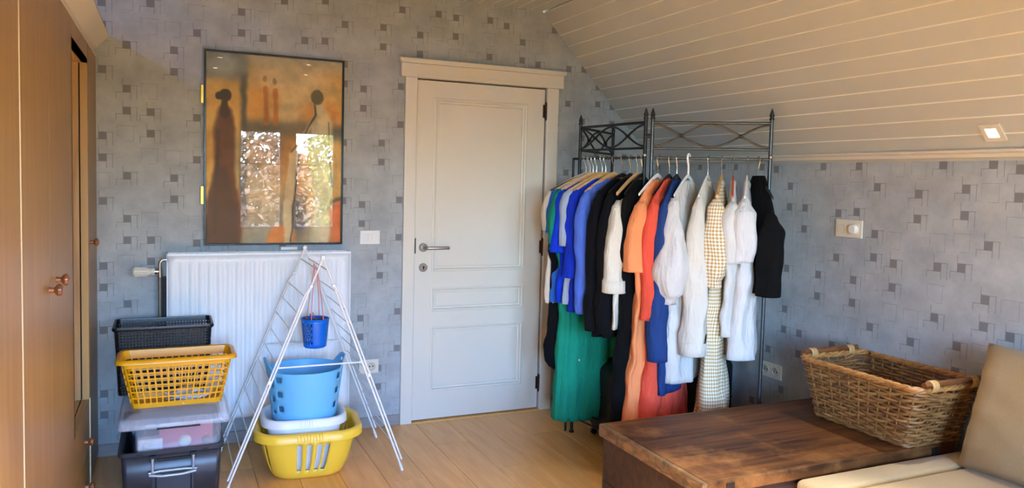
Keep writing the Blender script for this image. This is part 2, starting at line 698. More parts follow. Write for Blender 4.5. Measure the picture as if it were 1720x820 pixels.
T = .12
m = MB()
m.box(XL, DX0, YB, YB + T, 0, ZC)
m.prism([(DX0, DZ1), (DX1, DZ1), (DX1, ZC - (DX1 - XS) * 1.0532), (XS, ZC), (DX0, ZC)], 1, YB, YB + T)
m.prism([(DX1, 0), (XR, 0), (XR, ZK), (DX1, ZC - (DX1 - XS) * 1.0532)], 1, YB, YB + T)
struct(m.build('wall_back', 'wallpaper', smooth=False, uvf=wall_uv_x), 'grey patterned papered gable wall with the door')
m = MB().box(XR, XR + T, YF - T, YB + T, 0, ZK + .06)
struct(m.build('wall_right', 'wallpaper', smooth=False, uvf=wall_uv_y), 'low grey papered knee wall under the slope')
m = MB().box(XL - T, XL, YF - T, YB + T, 0, ZC)
struct(m.build('wall_left', 'wallpaper', smooth=False, uvf=wall_uv_y), 'papered wall behind the wardrobe')
# wall behind the camera, with its window openings
m = MB()
xs = [XL]
for (a, b, c, d) in WINS:
    m.box(xs[-1], a, YF - .2, YF, 0, ZC)
    m.box(a, b, YF - .2, YF, 0, c)
    m.box(a, b, YF - .2, YF, d, ZC)
    xs.append(b)
m.prism([(xs[-1], 0), (XR, 0), (XR, ZK), (XS, ZC), (xs[-1], ZC)], 1, YF - .2, YF)
struct(m.build('wall_front', 'front_wall_paint', smooth=False), 'window wall opposite the door')
for i, (a, b, c, d) in enumerate(WINS):
    w = empty('window_%d' % (i + 1), ((a + b) / 2, YF - .1, c))
    struct(w, 'white framed narrow window with two glazing bars')  # shared label; the first window is an added daylight source
    hw, h = (b - a) / 2, d - c
    fr = MB()
    fr.box(-hw, -hw + .035, -.03, .03, 0, h)
    fr.box(hw - .035, hw, -.03, .03, 0, h)
    fr.box(-hw + .035, hw - .035, -.03, .03, 0, .035)
    fr.box(-hw + .035, hw - .035, -.03, .03, h - .035, h)
    fr.build('window_frame', 'trim_paint', w, bevel=.004, smooth=False)
    for k in (1, 2):
        z = .035 + (h - .07) * k / 3
        MB().box(-hw + .035, hw - .035, -.015, .015, z - .008, z + .008).build('glazing_bar', 'trim_paint', w, smooth=False)
    for k in range(3):
        z0 = .035 + (h - .07) * k / 3 + .008
        z1 = .035 + (h - .07) * (k + 1) / 3 - .008
        MB().box(-hw + .036, hw - .036, -.002, .002, z0, z1).build('pane', 'window_glass', w, smooth=False)

# floor: sub-floor with planks
fl = MB().box(XL, XR, YF, YB + T, -.06, -.012).build('floor', 'dark_gap', smooth=False)
struct(fl, 'warm oak laminate plank floor')
PW, PL = .192, 1.29
pm = None
x = XL
ci = 0
while x < XR:
    y = YF - (ci * .43) % PL
    while y < YB:
        y0, y1 = max(y, YF), min(y + PL, YB)
        x1 = min(x + PW, XR)
        if y1 - y0 > .03 and x1 - x > .02:
            full = abs(y1 - y0 - PL) < 1e-6 and abs(x1 - x - PW) < 1e-6
            if full and pm:
                o = bpy.data.objects.new('plank', pm)
                COL.objects.link(o)
            else:
                hx, hy = (x1 - x) / 2 - .0006, (y1 - y0) / 2 - .0006
                b = MB()
                b.add([(-hx, -hy, -.012), (hx, -hy, -.012), (hx, hy, -.012), (-hx, hy, -.012),
                       (-hx, -hy, -.0012), (hx, -hy, -.0012), (hx, hy, -.0012), (-hx, hy, -.0012),
                       (-hx + .0012, -hy + .0012, 0), (hx - .0012, -hy + .0012, 0), (hx - .0012, hy - .0012, 0),
                       (-hx + .0012, hy - .0012, 0)],
                      [(0, 3, 2, 1), (0, 1, 5, 4), (1, 2, 6, 5), (2, 3, 7, 6), (3, 0, 4, 7), (4, 5, 9, 8), (5, 6, 10, 9),
                       (6, 7, 11, 10), (7, 4, 8, 11), (8, 9, 10, 11)])
                o = b.build('plank', 'oak_floor', smooth=False)
                if full:
                    pm = o.data
            o.location = ((x + x1) / 2, (y0 + y1) / 2, 0)
            o.parent = fl
        y += PL
    x += PW
    ci += 1
# threshold under the door
struct(MB().prism([(YB - .03, 0), (YB + T, 0), (YB + T, .006), (YB - .025, .006)], 0, DX0, DX1).build('trim_3', 'oak_floor', smooth=False), 'wooden threshold strip under the door')

# ceiling: flat boards then sloping boards
BW = .0868


BPROF = [(-BW / 2, .014), (-BW / 2, .004), (-BW / 2 + .0062, 0), (BW / 2 - .0005, 0), (BW / 2, .014)]


def board_mesh(w, name):
    # (x, z) profile, visible face at z = 0; the upper-edge chamfer is coloured pale, as if catching light
    L0 = (YB - YF) / 2
    return MB().prism(BPROF, 1, -L0, L0)


def pale_joint(o):
    o.data.materials.append(MATS['joint_lit_paint'])
    o.data.polygons[1].material_index = 1


ce = MB().box(XL, XS + .03, YF - .2, YB + T, ZC + .014, ZC + .06).build('ceiling', 'ceiling_paint', smooth=False)
struct(ce, 'flat cream tongue and groove boarded ceiling')
bmesh0 = None
nb = int((XS - XL) / BW)
for k in range(nb + 1):
    xc = XS - BW * (k + .5)
    if xc - BW / 2 < XL:
        break
    if bmesh0 is None:
        o = board_mesh(BW, 'board').build('board', 'ceiling_paint', smooth=False)
        pale_joint(o)
        bmesh0 = o.data
    else:
        o = bpy.data.objects.new('board', bmesh0)
        COL.objects.link(o)
    o.location = (xc, (YB + YF) / 2, ZC)
    o.parent = ce
SA = math.atan2(1.0532, 1.0)
sl_len = math.hypot(XR - XS, ZC - ZK)
sd = Vector((math.cos(SA), 0, -math.sin(SA)))
sn = Vector((math.sin(SA), 0, math.cos(SA)))   # pointing up and out
cs = MB()


def slab(s0, s1, ya, yb):
    a = Vector((XS, 0, ZC)) + sn * .014 + sd * s0
    b = a + sd * (s1 - s0)
    cs.prism([(a.x, a.z), (b.x, b.z), (b.x + sn.x * .05, b.z + sn.z * .05), (a.x + sn.x * .05, a.z + sn.z * .05)], 1, ya, yb)


slab(0, sl_len + .05, YF - .2, YB + T)
cso = cs.build('ceiling_slope', 'ceiling_paint', smooth=False)
struct(cso, 'sloping cream boarded ceiling with pale joints')


def slope_board(mesh, s0, yc):
    o = bpy.data.objects.new('board', mesh)
    COL.objects.link(o)
    o.location = Vector((XS, yc, ZC)) + sd * (s0 + BW / 2)
    o.rotation_euler = (0, SA, 0)
    o.parent = cso


s_ = .098 - BW
while s_ < sl_len:
    slope_board(bmesh0, s_, (YB + YF) / 2)
    s_ += BW
# cornice strip where the slope meets the knee wall
c0 = Vector((XS, 0, ZC)) + sd * 1.215
prof = [(c0.x, c0.z), (c0.x - .018, c0.z - .006), (c0.x - .012, c0.z - .014), (c0.x + .006, c0.z - .020),
        (c0.x + .014, c0.z - .034), (3.004, 1.617), (3.02, 1.612), (3.02, 1.66), (c0.x + .05, c0.z + .01)]
struct(MB().prism(prof, 1, YF, YB).build('trim_1', 'trim_paint', smooth=False), 'cream moulding between slope and knee wall')

# baseboards
for (a, b, nm) in ((-.318, 1.262, 'baseboard_back'), (2.262, XR, 'baseboard_back')):
    struct(MB().box(a, b, YB - .012, YB, 0, .062).build(nm, 'baseboard_grey', bevel=.003, smooth=False), 'low grey baseboard')
struct(MB().box(XR - .012, XR, YF, YB - .012, 0, .062).build('baseboard_right', 'baseboard_grey', bevel=.003, smooth=False), 'low grey baseboard along the knee wall')

# ------------------------------------------------------------------ door and casing
cas = empty('trim_2', ((DX0 + DX1) / 2, YB, 0))
struct(cas, 'cream door casing with a moulded head')
ox = (DX0 + DX1) / 2
for sx0, sx1 in ((1.264, DX0), (DX1, 2.262)):
    MB().box(sx0 - ox, sx1 - ox, -.022, 0, 0, DZ1 + .002).build('jamb', 'door_paint', cas, bevel=.003, smooth=False)
MB().box(1.236 - ox, 2.290 - ox, -.030, 0, DZ1 + .002, 2.130).build('head', 'door_paint', cas, bevel=.003, smooth=False)
MB().prism([(1.236 - ox, 2.130), (1.226 - ox, 2.140), (1.222 - ox, 2.157), (2.304 - ox, 2.157), (2.300 - ox, 2.140), (2.290 - ox, 2.130)], 1, -.045, 0).build('cornice', 'door_paint', cas, bevel=.003, smooth=False)
# scalloped strip under the head
MB().prism([(DX0 - ox, DZ1 + .002), (DX0 + .03 - ox, DZ1 + .002), (DX0 + .055 - ox, DZ1 + .018), (DX1 - .055 - ox, DZ1 + .018), (DX1 - .03 - ox, DZ1 + .002), (DX1 - ox, DZ1 + .002), (DX1 - ox, DZ1 + .022), (DX0 - ox, DZ1 + .022)], 1, -.036, -.029).build('head_strip', 'door_paint', cas, smooth=False)
MB().box(DX0 - ox, DX0 + .0012 - ox, .0, .10, 0, DZ1).build('rebate', 'door_paint', cas, smooth=False)
MB().box(DX0 - ox, DX1 - ox, .095, .115, 0, DZ1).build('rebate', 'dark_gap', cas, smooth=False)

d = empty('door_1', (ox, YB, .012))
struct(d, 'cream panelled door with chrome lever handle')
LX0, LX1 = 1.3425 - ox, 2.1755 - ox
LZ1 = 2.029
y0, y1 = .004, .044
panels = [(.895, 1.932), (.652, .802), (.163, .565)]
PX0, PX1 = 1.448 - ox, 2.058 - ox
m = MB()
m.box(LX0, PX0, y0, y1, 0, LZ1)
m.box(PX1, LX1, y0, y1, 0, LZ1)
zz = [0] + [q for p in sorted(panels) for q in p] + [LZ1]
for k in range(0, len(zz), 2):
    m.box(PX0, PX1, y0, y1, zz[k], zz[k + 1])
m.build('leaf_frame', 'door_paint', d, smooth=False)
for (a, b) in panels:
    # moulding frame (mitred) and raised field
    pm_ = MB()
    steps = [(0, y0 - .005), (.008, y0 - .008), (.016, y0 - .004), (.020, y0 + .008), (.028, y0 + .010)]
    rings = [[(PX0 + i, yy, a + i), (PX1 - i, yy, a + i), (PX1 - i, yy, b - i), (PX0 + i, yy, b - i)] for i, yy in steps]
    rings = [[(PX0, y0 + .02, a), (PX1, y0 + .02, a), (PX1, y0 + .02, b), (PX0, y0 + .02, b)]] + rings
    pm_.loft(rings, cap=False)
    pm_.build('panel_moulding', 'door_paint', d, smooth=False)
    i = .028
    pf = MB()
    rings = [[(PX0 + q, yy, a + q), (PX1 - q, yy, a + q), (PX1 - q, yy, b - q), (PX0 + q, yy, b - q)] for q, yy in
             ((i, y0 + .010), (i + .008, y0 + .004), (i + .010, y0 + .004))]
    pf.loft(rings, cap=False)
    r_ = rings[-1]
    pf.add(r_, [(0, 1, 2, 3)])
    pf.build('panel', 'door_paint', d, smooth=False)
# lever handle
hx, hz = 1.394 - ox, 1.055 - .012
hd = MB()
hd.lathe([(0, -.012), (.024, -.012), (.026, -.008), (.026, .002), (0, .002)], (hx, 0, hz), axis=1, n=28)
rose = hd.build('handle_rose', 'steel_brushed', d)
lv = MB()
lv.tube([(hx, 0, hz), (hx, -.035, hz), (hx + .004, -.048, hz), (hx + .016, -.055, hz), (hx + .145, -.055, hz)], .0095, 14)
o = lv.build('lever', 'steel_brushed', rose)
kz = .935 - .012
kd = MB().lathe([(0, -.007), (.024, -.007), (.026, -.004), (.026, .002), (0, .002)], (hx + .002, 0, kz), axis=1, n=28).build('keyhole_rose', 'steel_brushed', d)
kh = MB().lathe([(0, -.0085), (.006, -.0085), (.006, -.006), (0, -.006)], (hx + .002, 0, kz + .004), axis=1, n=14)
kh.box(hx - .001, hx + .005, -.0085, -.006, kz - .012, kz + .004)
kh.build('keyhole', 'rubber_black', kd)
for hz_ in (1.905, 1.050, .175):
    hg = MB().tube([(LX1 + .004, -.008, hz_ - .045 - .012), (LX1 + .004, -.008, hz_ + .045 - .012)], .008, 10)
    hg.box(LX1 - .012, LX1 + .004, -.003, .004, hz_ - .04 - .012, hz_ + .04 - .012)
    for e in (-1, 1):
        hg.tube([(LX1 + .004, -.008, hz_ - .012 + e * .045), (LX1 + .004, -.008, hz_ - .012 + e * .058)], [.009, .003], 10)
    hg.build('hinge', 'hinge_brown', d)
MB().box(DX0 - ox - .001, DX0 - ox + .006, -.024, .004, 1.055 - .045, 1.055 + .045).build('strike_plate', 'dark_steel', d, smooth=False)

# ------------------------------------------------------------------ wardrobe
XFW = -.318
wd = empty('wardrobe', ((XFW + XL) / 2, 2.4, 0))
tag(wd, 'tall built-in oak veneer wardrobe with round wooden knobs and open niche', 'wardrobe')
wx, wy = (XFW + XL) / 2, 2.4
XA = XL + .003 - wx


def wbox(x0, x1, ya, yb, z0, z1):
    return MB().box(x0 - wx, x1 - wx, ya - wy, yb - wy, z0, z1)


ZT = 2.03
NY0, NY1, NZ0, NZ1 = 3.30, 3.90, .43, 1.935
carc = wbox(XL + .003, XFW - .022, .9, NY0 - .02, .0, ZT)
carc.box(XL + .003 - wx, XFW - .022 - wx, NY1 + .03 - wy, YB - .004 - wy, 0, ZT)
carc.box(XL + .003 - wx, XFW - .03 - wx, NY0 - .02 - wy, NY1 + .03 - wy, 0, NZ0 - .02)
carc.box(XL + .003 - wx, XFW - .022 - wx, NY0 - .02 - wy, NY1 + .03 - wy, NZ1 + .02, ZT)
carc.box(XL + .003 - wx, XL + .02 - wx, NY0 - .02 - wy, NY1 + .03 - wy, NZ0 - .02, NZ1 + .02)
carc.build('carcass', 'wardrobe_inner', wd, smooth=False)
# niche lining: sides, top, bottom ledge, channel
wbox(XL + .02, XFW, NY0 - .02, NY0, NZ0, NZ1).build('niche_side', 'wardrobe_veneer', wd, smooth=False)
wbox(XL + .02, XFW - .034, NY1, NY1 + .03, NZ0, NZ1).build('niche_side', 'wardrobe_inner', wd, smooth=False)
wbox(XFW - .028, XFW, NY1, NY1 + .03, NZ0, NZ1).build('niche_post', 'post_oak', wd, smooth=False)
wbox(XFW - .034, XFW - .028, NY1 + .012, NY1 + .03, NZ0, NZ1).build('niche_channel', 'dark_gap', wd, smooth=False)
wbox(XL + .02, XFW, NY0 - .02, NY1 + .03, NZ1, NZ1 + .02).build('niche_top', 'wardrobe_inner', wd, smooth=False)
wbox(XL + .02, XFW - .036, NY0 - .02, NY1 + .03, NZ0 - .02, NZ0).build('niche_ledge', 'wardrobe_inner', wd, smooth=False)
wbox(XFW - .030, XFW - .022, NY0 - .02, NY1 + .03, NZ0 - .02, NZ0).build('niche_ledge', 'wardrobe_inner', wd, smooth=False)


def knob(parent, y, z, x=XFW):
    k = MB().lathe([(0, -.002), (.011, -.002), (.008, .006), (.008, .014), (.016, .020), (.019, .026), (.017, .033), (.009, .037), (0, .038)],
                   (x - wx, y - wy, z), axis=0, n=20)
    k.build('knob', 'knob_wood', parent)


def wdoor(ya, yb, z0, z1, kn=None, nm='door', x=XFW):
    dd = wbox(x - .02, x, ya + .0015, yb - .0015, z0, z1).build(nm, 'wardrobe_veneer', wd, smooth=False, bevel=.0015)
    if kn:
        knob(dd, *kn, x=x)
    return dd


wdoor(.9, 1.68, .03, ZT - .005)
wdoor(1.68, 2.165, .03, ZT - .005)
wbox(XFW - .018, XFW + .0015, 2.164, 2.172, .03, ZT - .005).build('edge_strip', 'edge_pale', wd, smooth=False)
wdoor(2.171, 2.68, .03, ZT - .005, (2.635, 1.105))
wdoor(2.68, NY0, .03, ZT - .005, (2.80, 1.115))
# panel above the niche, drawers below, last door
wbox(XFW - .02, XFW, NY0, NY1 + .03, NZ1 + .0, ZT - .005).build('frieze', 'wardrobe_veneer', wd, smooth=False)
wdoor(NY0 + .002, NY1 + .03, .225, NZ0, (3.69, .30), 'drawer', x=XFW - .002)
wdoor(NY0 + .002, NY1 + .03, .03, .22, (3.70, .10), 'drawer', x=XFW - .002)
wbox(XFW - .02, XFW + .002, NY1 + .030, NY1 + .042, .0, NZ0).build('edge_strip', 'edge_pale', wd, smooth=False)
wdoor(NY1 + .044, YB - .006, .03, ZT - .005, (3.985, 1.135))
wbox(XFW - .03, XFW - .02, .9, YB - .006, 0, .03).build('plinth', 'wardrobe_veneer', wd, smooth=False)
cn = [(XFW - .02, ZT - .005), (XFW + .004, ZT - .005), (XFW + .004, ZT + .012), (XFW - .006, ZT + .026), (XFW + .002, ZT + .036), (XFW + .058, ZT + .098), (XFW + .058, ZT + .108), (XFW - .02, ZT + .108)]
MB().prism([(a - wx, b) for a, b in cn], 1, .9 - wy, YB - .004 - wy).build('cornice', 'trim_paint', wd, smooth=False)
wbox(XL + .003, XFW - .02, .9, YB - .004, ZT, ZT + .02).build('top_panel', 'wardrobe_inner', wd, smooth=False)

# ------------------------------------------------------------------ radiator
RX0, RX1, RZ0, RZ1, RY = .005, .935, .148, 1.050, 4.262
ra = empty('radiator', ((RX0 + RX1) / 2, RY, RZ0))
tag(ra, 'white ribbed panel radiator below the framed picture', 'radiator')
rx, ry, rz_ = (RX0 + RX1) / 2, RY, RZ0
hw = (RX1 - RX0) / 2
H_ = RZ1 - RZ0
# ribbed front sheet
m = MB()
prof = []
n_r = 19
edge = .035
pitch = (2 * hw - 2 * edge) / n_r
prof.append((-hw, 0))
xx = -hw + edge
for k in range(n_r):
    prof += [(xx + .004, 0), (xx + .010, .007), (xx + .020, .007), (xx + .026, 0)]
    xx += pitch
prof.append((hw, 0))


def rrow(z, sc):
    return [(x_, y_ * sc, z) for x_, y_ in prof]


rows = [rrow(.02, 0), rrow(.045, 0), rrow(.062, 1), rrow(H_ - .062, 1), rrow(H_ - .045, 0), rrow(H_ - .012, 0)]
n = len(prof)
vv = [p for r in rows for p in r]
ff = [(i * n + k, i * n + k + 1, (i + 1) * n + k + 1, (i + 1) * n + k) for i in range(len(rows) - 1) for k in range(n - 1)]
m.add(vv, ff)
m.build('front_panel', 'radiator_white', ra, solid=.002, angle=60)
MB().box(-hw, hw, .072, .076, .02, H_ - .012).build('back_panel', 'radiator_white', ra, smooth=False)
for s in (-1, 1):
    MB().box(s * hw - .004, s * hw + .004, -.001, .078, .015, H_).build('side_cover', 'radiator_white', ra, bevel=.002, smooth=False)
g = MB()
g.box(-hw, hw, -.001, .008, H_ - .012, H_)
g.box(-hw, hw, .070, .078, H_ - .012, H_)
for k in range(36):
    xk = -hw + (k + .5) * 2 * hw / 36
    g.box(xk - .004, xk + .004, .008, .070, H_ - .010, H_ - .004)
g.build('top_grille', 'radiator_white', ra, smooth=False)
MB().box(-hw + .02, hw - .02, .03, .05, .03, H_ - .03).build('convector', 'radiator_dark', ra, smooth=False)
for s in (-.3, .3):
    MB().box(s - .02, s + .02, .078, YB - RY - .0005, H_ - .2, H_ - .1).build('wall_bracket', 'radiator_white', ra, smooth=False)
    MB().box(s - .02, s + .02, .078, YB - RY - .0005, .1, .2).build('wall_bracket', 'radiator_white', ra, smooth=False)
MB().box(.10, .19, .078, .10, H_ + .004, H_ + .022).build('top_clip', 'switch_white', ra, bevel=.002, smooth=False)
# pipes and thermostatic valve
vx, vz = -hw - .035, .955 - RZ0
pp = MB().tube([(vx, .05, vz), (vx, .05, vz + .045), (vx + .006, .05, vz + .055), (vx + .016, .05, vz + .06), (-hw + .002, .05, vz + .06)], .008, 12)
pp.build('supply_bend', 'chrome', ra)
v = MB().tube([(vx, .05, vz - .028), (vx, .05, vz + .02)], .013, 14)
v.tube([(vx, .05, vz), (vx - .03, .05, vz)], .012, 14)
v.build('valve_body', 'chrome', ra)
th = MB().lathe([(0, -.125), (.016, -.125), (.022, -.118), (.022, -.055), (.018, -.05), (.018, -.04), (.020, -.038), (.020, -.024), (0, -.024)],
                (vx, .05, vz), axis=0, n=24)
tho = th.build('thermostat_head', 'switch_cream', ra)
rg = MB()
for k in range(12):
    a = 2 * PI * k / 12
    rg.tube([(vx - .115, .05 + .0225 * math.cos(a), vz + .0225 * math.sin(a)), (vx - .060, .05 + .0225 * math.cos(a), vz + .0225 * math.sin(a))], .0022, 6)
rg.build('grip_ribs', 'switch_cream', tho)
MB().tube([(vx, .05, -RZ0), (vx, .05, vz - .02)], .009, 12).build('pipe', 'pipe_grey', ra)
MB().tube([(vx + .022, .075, -RZ0), (vx + .022, .075, vz - .03)], .011, 12).build('pipe', 'radiator_dark', ra)

# ------------------------------------------------------------------ framed picture
PX0_, PX1_, PZ0, PZ1 = .181, .909, 1.082, 2.108
pc = empty('framed_picture', ((PX0_ + PX1_) / 2, YB, PZ0))
tag(pc, 'large black framed abstract ochre painting with standing figures under glass', 'picture')
hw, h = (PX1_ - PX0_) / 2, PZ1 - PZ0
m = MB()
fw_ = .010
m.box(-hw, -hw + fw_, -.028, -.002, 0, h)
m.box(hw - fw_, hw, -.028, -.002, 0, h)
m.box(-hw + fw_, hw - fw_, -.028, -.002, 0, fw_)
m.box(-hw + fw_, hw - fw_, -.028, -.002, h - fw_, h)
m.build('frame', 'frame_black', pc, bevel=.002, smooth=False)


def paint(W_, H2):
    rng = np.random.default_rng(3)

    def fbm(scale, octv=5):
        out = np.zeros((H2, W_))
        amp = 1
        for o_ in range(octv):
            gx, gy = max(2, int(scale * 2 ** o_)), max(2, int(scale * 1.4 * 2 ** o_))
            gr = rng.random((gy + 1, gx + 1))
            yy = np.linspace(0, gy, H2, endpoint=False)
            xx_ = np.linspace(0, gx, W_, endpoint=False)
            y0_ = yy.astype(int)
            x0_ = xx_.astype(int)
            fy = (yy - y0_)[:, None]
            fx = (xx_ - x0_)[None]
            fy = fy * fy * (3 - 2 * fy)
            fx = fx * fx * (3 - 2 * fx)
            a_ = gr[y0_][:, x0_] * (1 - fx) + gr[y0_][:, x0_ + 1] * fx
            b_ = gr[y0_ + 1][:, x0_] * (1 - fx) + gr[y0_ + 1][:, x0_ + 1] * fx
            out += amp * (a_ * (1 - fy) + b_ * fy)
            amp *= .55
        out -= out.min()
        return out / out.max()
    U, V = np.meshgrid(np.linspace(0, 1, W_), np.linspace(0, 1, H2))
    n1, n2, n3 = fbm(3), fbm(6), fbm(14)
    Uw = U + (n2 - .5) * .03
    Vw = V + (n1 - .5) * .03
    img = np.zeros((H2, W_, 3))
    img[:] = (196, 150, 78)

    def blend(mask, col, a=1.0):
        k = (np.clip(mask, 0, 1) * a)[..., None]
        img[:] = img * (1 - k) + np.array(col) * k

    def box(u0, u1, v0, v1, s=.012):
        sg = lambda t: 1 / (1 + np.exp(-np.clip(t / s, -40, 40)))
        return sg(Uw - u0) * sg(u1 - Uw) * sg(Vw - v0) * sg(v1 - Vw)

    def ell(cu, cv, ru, rv, s=.15):
        q = np.sqrt(((Uw - cu) / ru) ** 2 + ((Vw - cv) / rv) ** 2)
        return np.clip((1 - q) / s + .5, 0, 1)

    def limb(pts, s=.006):
        out = np.zeros((H2, W_))
        A = .71
        for (u0, v0, r0), (u1, v1, r1) in zip(pts, pts[1:]):
            du, dv = (u1 - u0) * A, v1 - v0
            t_ = np.clip((((Uw - u0) * A) * du + (Vw - v0) * dv) / (du * du + dv * dv + 1e-9), 0, 1)
            dist = np.hypot((Uw - u0) * A - t_ * du, Vw - v0 - t_ * dv)
            out = np.maximum(out, np.clip((r0 + (r1 - r0) * t_ - dist) / s + .5, 0, 1))
        return out
    blend(n2, (222, 178, 96), .7)
    blend(np.clip(n1 * 2 - 1, 0, 1), (176, 110, 50), .7)
    # centre and right, upper field
    blend(ell(.62, .2, .3, .17, .8), (190, 168, 128), .8)
    blend(ell(.38, .26, .12, .1, .9), (214, 140, 50), .6)
    blend(ell(.86, .3, .16, .08, .9), (210, 130, 52), .7)
    blend(box(.28, 1.05, -.1, .045, .02), (150, 148, 136), .8)
    # upper left slate block
    blend(box(-.1, .29, -.1, .125, .012), (96, 104, 108), .95)
    blend(ell(.12, .05, .1, .05, .9), (164, 166, 160), .7)
    # middle slate band and brown field
    blend(box(.26, 1.1, .345, .43, .012), (66, 74, 78), .92)
    blend(box(.28, .72, .42, .60, .03), (118, 88, 56), .85)
    blend(box(.28, .72, .42, .60, .03) * n3, (170, 126, 70), .7)
    # lower fields
    blend(box(.24, .60, .58, .92, .04), (150, 140, 120), .6)
    blend(box(.56, .72, .45, .78, .03), (190, 122, 58), .85)
    blend(box(.72, 1.1, .45, .84, .03), (196, 160, 92), .7)
    blend(box(.55, .72, .76, 1.0, .02), (62, 66, 74), .9)
    blend(box(.24, .56, .90, 1.1, .03), (122, 128, 126), .85)
    blend(ell(.55, 1.0, .12, .09, .3), (196, 116, 52), .9)
    blend(ell(1.02, .92, .2, .14, .15), (196, 98, 48), .95)
    blend(ell(1.02, .92, .22, .16, .08) * (1 - ell(1.02, .92, .2, .14, .08)), (84, 66, 50), .8)
    blend(box(.70, .90, .88, 1.1, .03), (120, 118, 116), .7)
    # vertical slate post and left grey fields
    blend(box(.245, .285, .10, .90, .007), (52, 58, 62), .95)
    blend(box(.13, .25, .42, .66, .03), (128, 126, 104), .7)
    blend(box(-.1, .26, .92, 1.1, .02), (92, 88, 80), .9)
    # dark standing figure, left
    blend(limb([(.125, .30, .035), (.125, .40, .052), (.13, .60, .055), (.12, .80, .085), (.12, .95, .10)], .02), (92, 52, 38), .97)
    blend(limb([(.12, .62, .03), (.11, .80, .075), (.11, .95, .09)], .03), (58, 44, 42), .7)
    blend(limb([(.085, .40, .006), (.075, .6, .01), (.06, .94, .012)], .01), (54, 42, 38), .7)
    blend(limb([(.125, .25, .016), (.125, .31, .026)]), (50, 42, 38))
    blend(ell(.130, .212, .044, .032), (48, 42, 40))
    blend(ell(.088, .215, .030, .020), (48, 42, 40))
    # two slim figures
    for cu, top in ((.425, .115), (.498, .125)):
        blend(limb([(cu, top + .05, .014), (cu + .003, .24, .011), (cu + .006, .345, .014)], .008), (178, 104, 44), .9)
        blend(ell(cu - .002, top, .017, .018), (146, 98, 50), .9)
    # leaning pale figure, right
    blend(limb([(.835, .25, .03), (.85, .34, .055), (.84, .46, .06), (.86, .70, .05), (.84, .98, .05)], .02), (196, 180, 142), .9)
    blend(limb([(.80, .30, .012), (.70, .43, .014), (.64, .52, .03), (.60, .78, .03), (.60, 1.0, .02)], .01), (188, 166, 126), .9)
    for pth in ([(.80, .235, .004), (.80, .29, .006), (.71, .415, .005), (.62, .50, .004)],
                [(.68, .46, .004), (.66, .6, .005), (.63, .8, .005), (.62, 1, .004)],
                [(.90, .33, .002), (.91, .46, .003), (.93, .7, .003)]):
        blend(limb(pth, .004), (56, 50, 44), .9)
    blend(ell(.815, .195, .044, .033), (92, 88, 66), .97)
    blend(ell(.815, .195, .05, .038, .1) * (1 - ell(.815, .195, .044, .033, .1)), (60, 54, 44), .8)
    img *= (1.04 + .34 * n3)[..., None]
    return np.clip(img, 0, 255) / 255


GW, GH = 150, 212
im = paint(GW, GH)
lin = np.where(im <= .04045, im / 12.92, ((im + .055) / 1.055) ** 2.4)
m = MB()
xs_ = np.linspace(-hw + fw_, hw - fw_, GW)
zs_ = np.linspace(h - fw_, fw_, GH)
m.v = [(float(a), -.010, float(b)) for b in zs_ for a in xs_]
m.f = [(j * GW + i, (j + 1) * GW + i, (j + 1) * GW + i + 1, j * GW + i + 1) for j in range(GH - 1) for i in range(GW - 1)]
pr = m.build('print', 'painting', pc, smooth=False)
at = pr.data.color_attributes.new('paint', 'FLOAT_COLOR', 'POINT')
at.data.foreach_set('color', np.concatenate([lin.reshape(-1, 3), np.ones((GW * GH, 1))], 1).astype(np.float32).ravel())
MB().box(-hw + .004, hw - .004, -.009, -.004, .004, h - .004).build('backing', 'paper_white', pc, smooth=False)
MB().box(-hw + fw_ - .001, hw - fw_ + .001, -.020, -.018, fw_ - .001, h - fw_ + .001).build('glass', 'picture_glass', pc, smooth=False)
for zc in (.795, .265):
    MB().box(-hw - .018, -hw + .002, -.010, -.002, zc - .05, zc + .05).build('brass_clip', 'brass', pc, bevel=.004, smooth=False)

# ------------------------------------------------------------------ switches and sockets
sw = empty('light_switch', (1.070, YB, 1.118))
tag(sw, 'white light switch with three rockers on the papered wall beside the door', 'light switch')
MB().box(-.058, .058, -.010, 0, -.040, .040).build('plate', 'switch_white', sw, bevel=.003, smooth=False)
for k in (-1, 0, 1):
    MB().box(k * .023 - .011, k * .023 + .011, -.014 if k == 0 else -.012, -.009, -.022, .022).build('rocker', 'switch_white', sw, bevel=.0015, smooth=False)


def socket(parent, c):
    """round dished insert with two holes and an earth pin, facing -Y in the parent's frame"""
    MB().lathe([(.0245, -.009), (.0245, -.0135), (.0225, -.0140), (.0205, -.0120), (.0190, -.0096), (0, -.0096)], (c, 0, 0), axis=1, n=28).build('socket_insert', 'switch_shade', parent)
    for s in (-1, 1):
        MB().lathe([(0, -.0105), (.0042, -.0105), (.0042, -.009), (0, -.009)], (c + s * .0095, 0, 0), axis=1, n=12).build('pin_hole', 'rubber_black', parent)
    MB().tube([(c, -.009, .0125), (c, -.018, .0125)], .0026, 8).build('earth_pin', 'steel_brushed', parent)


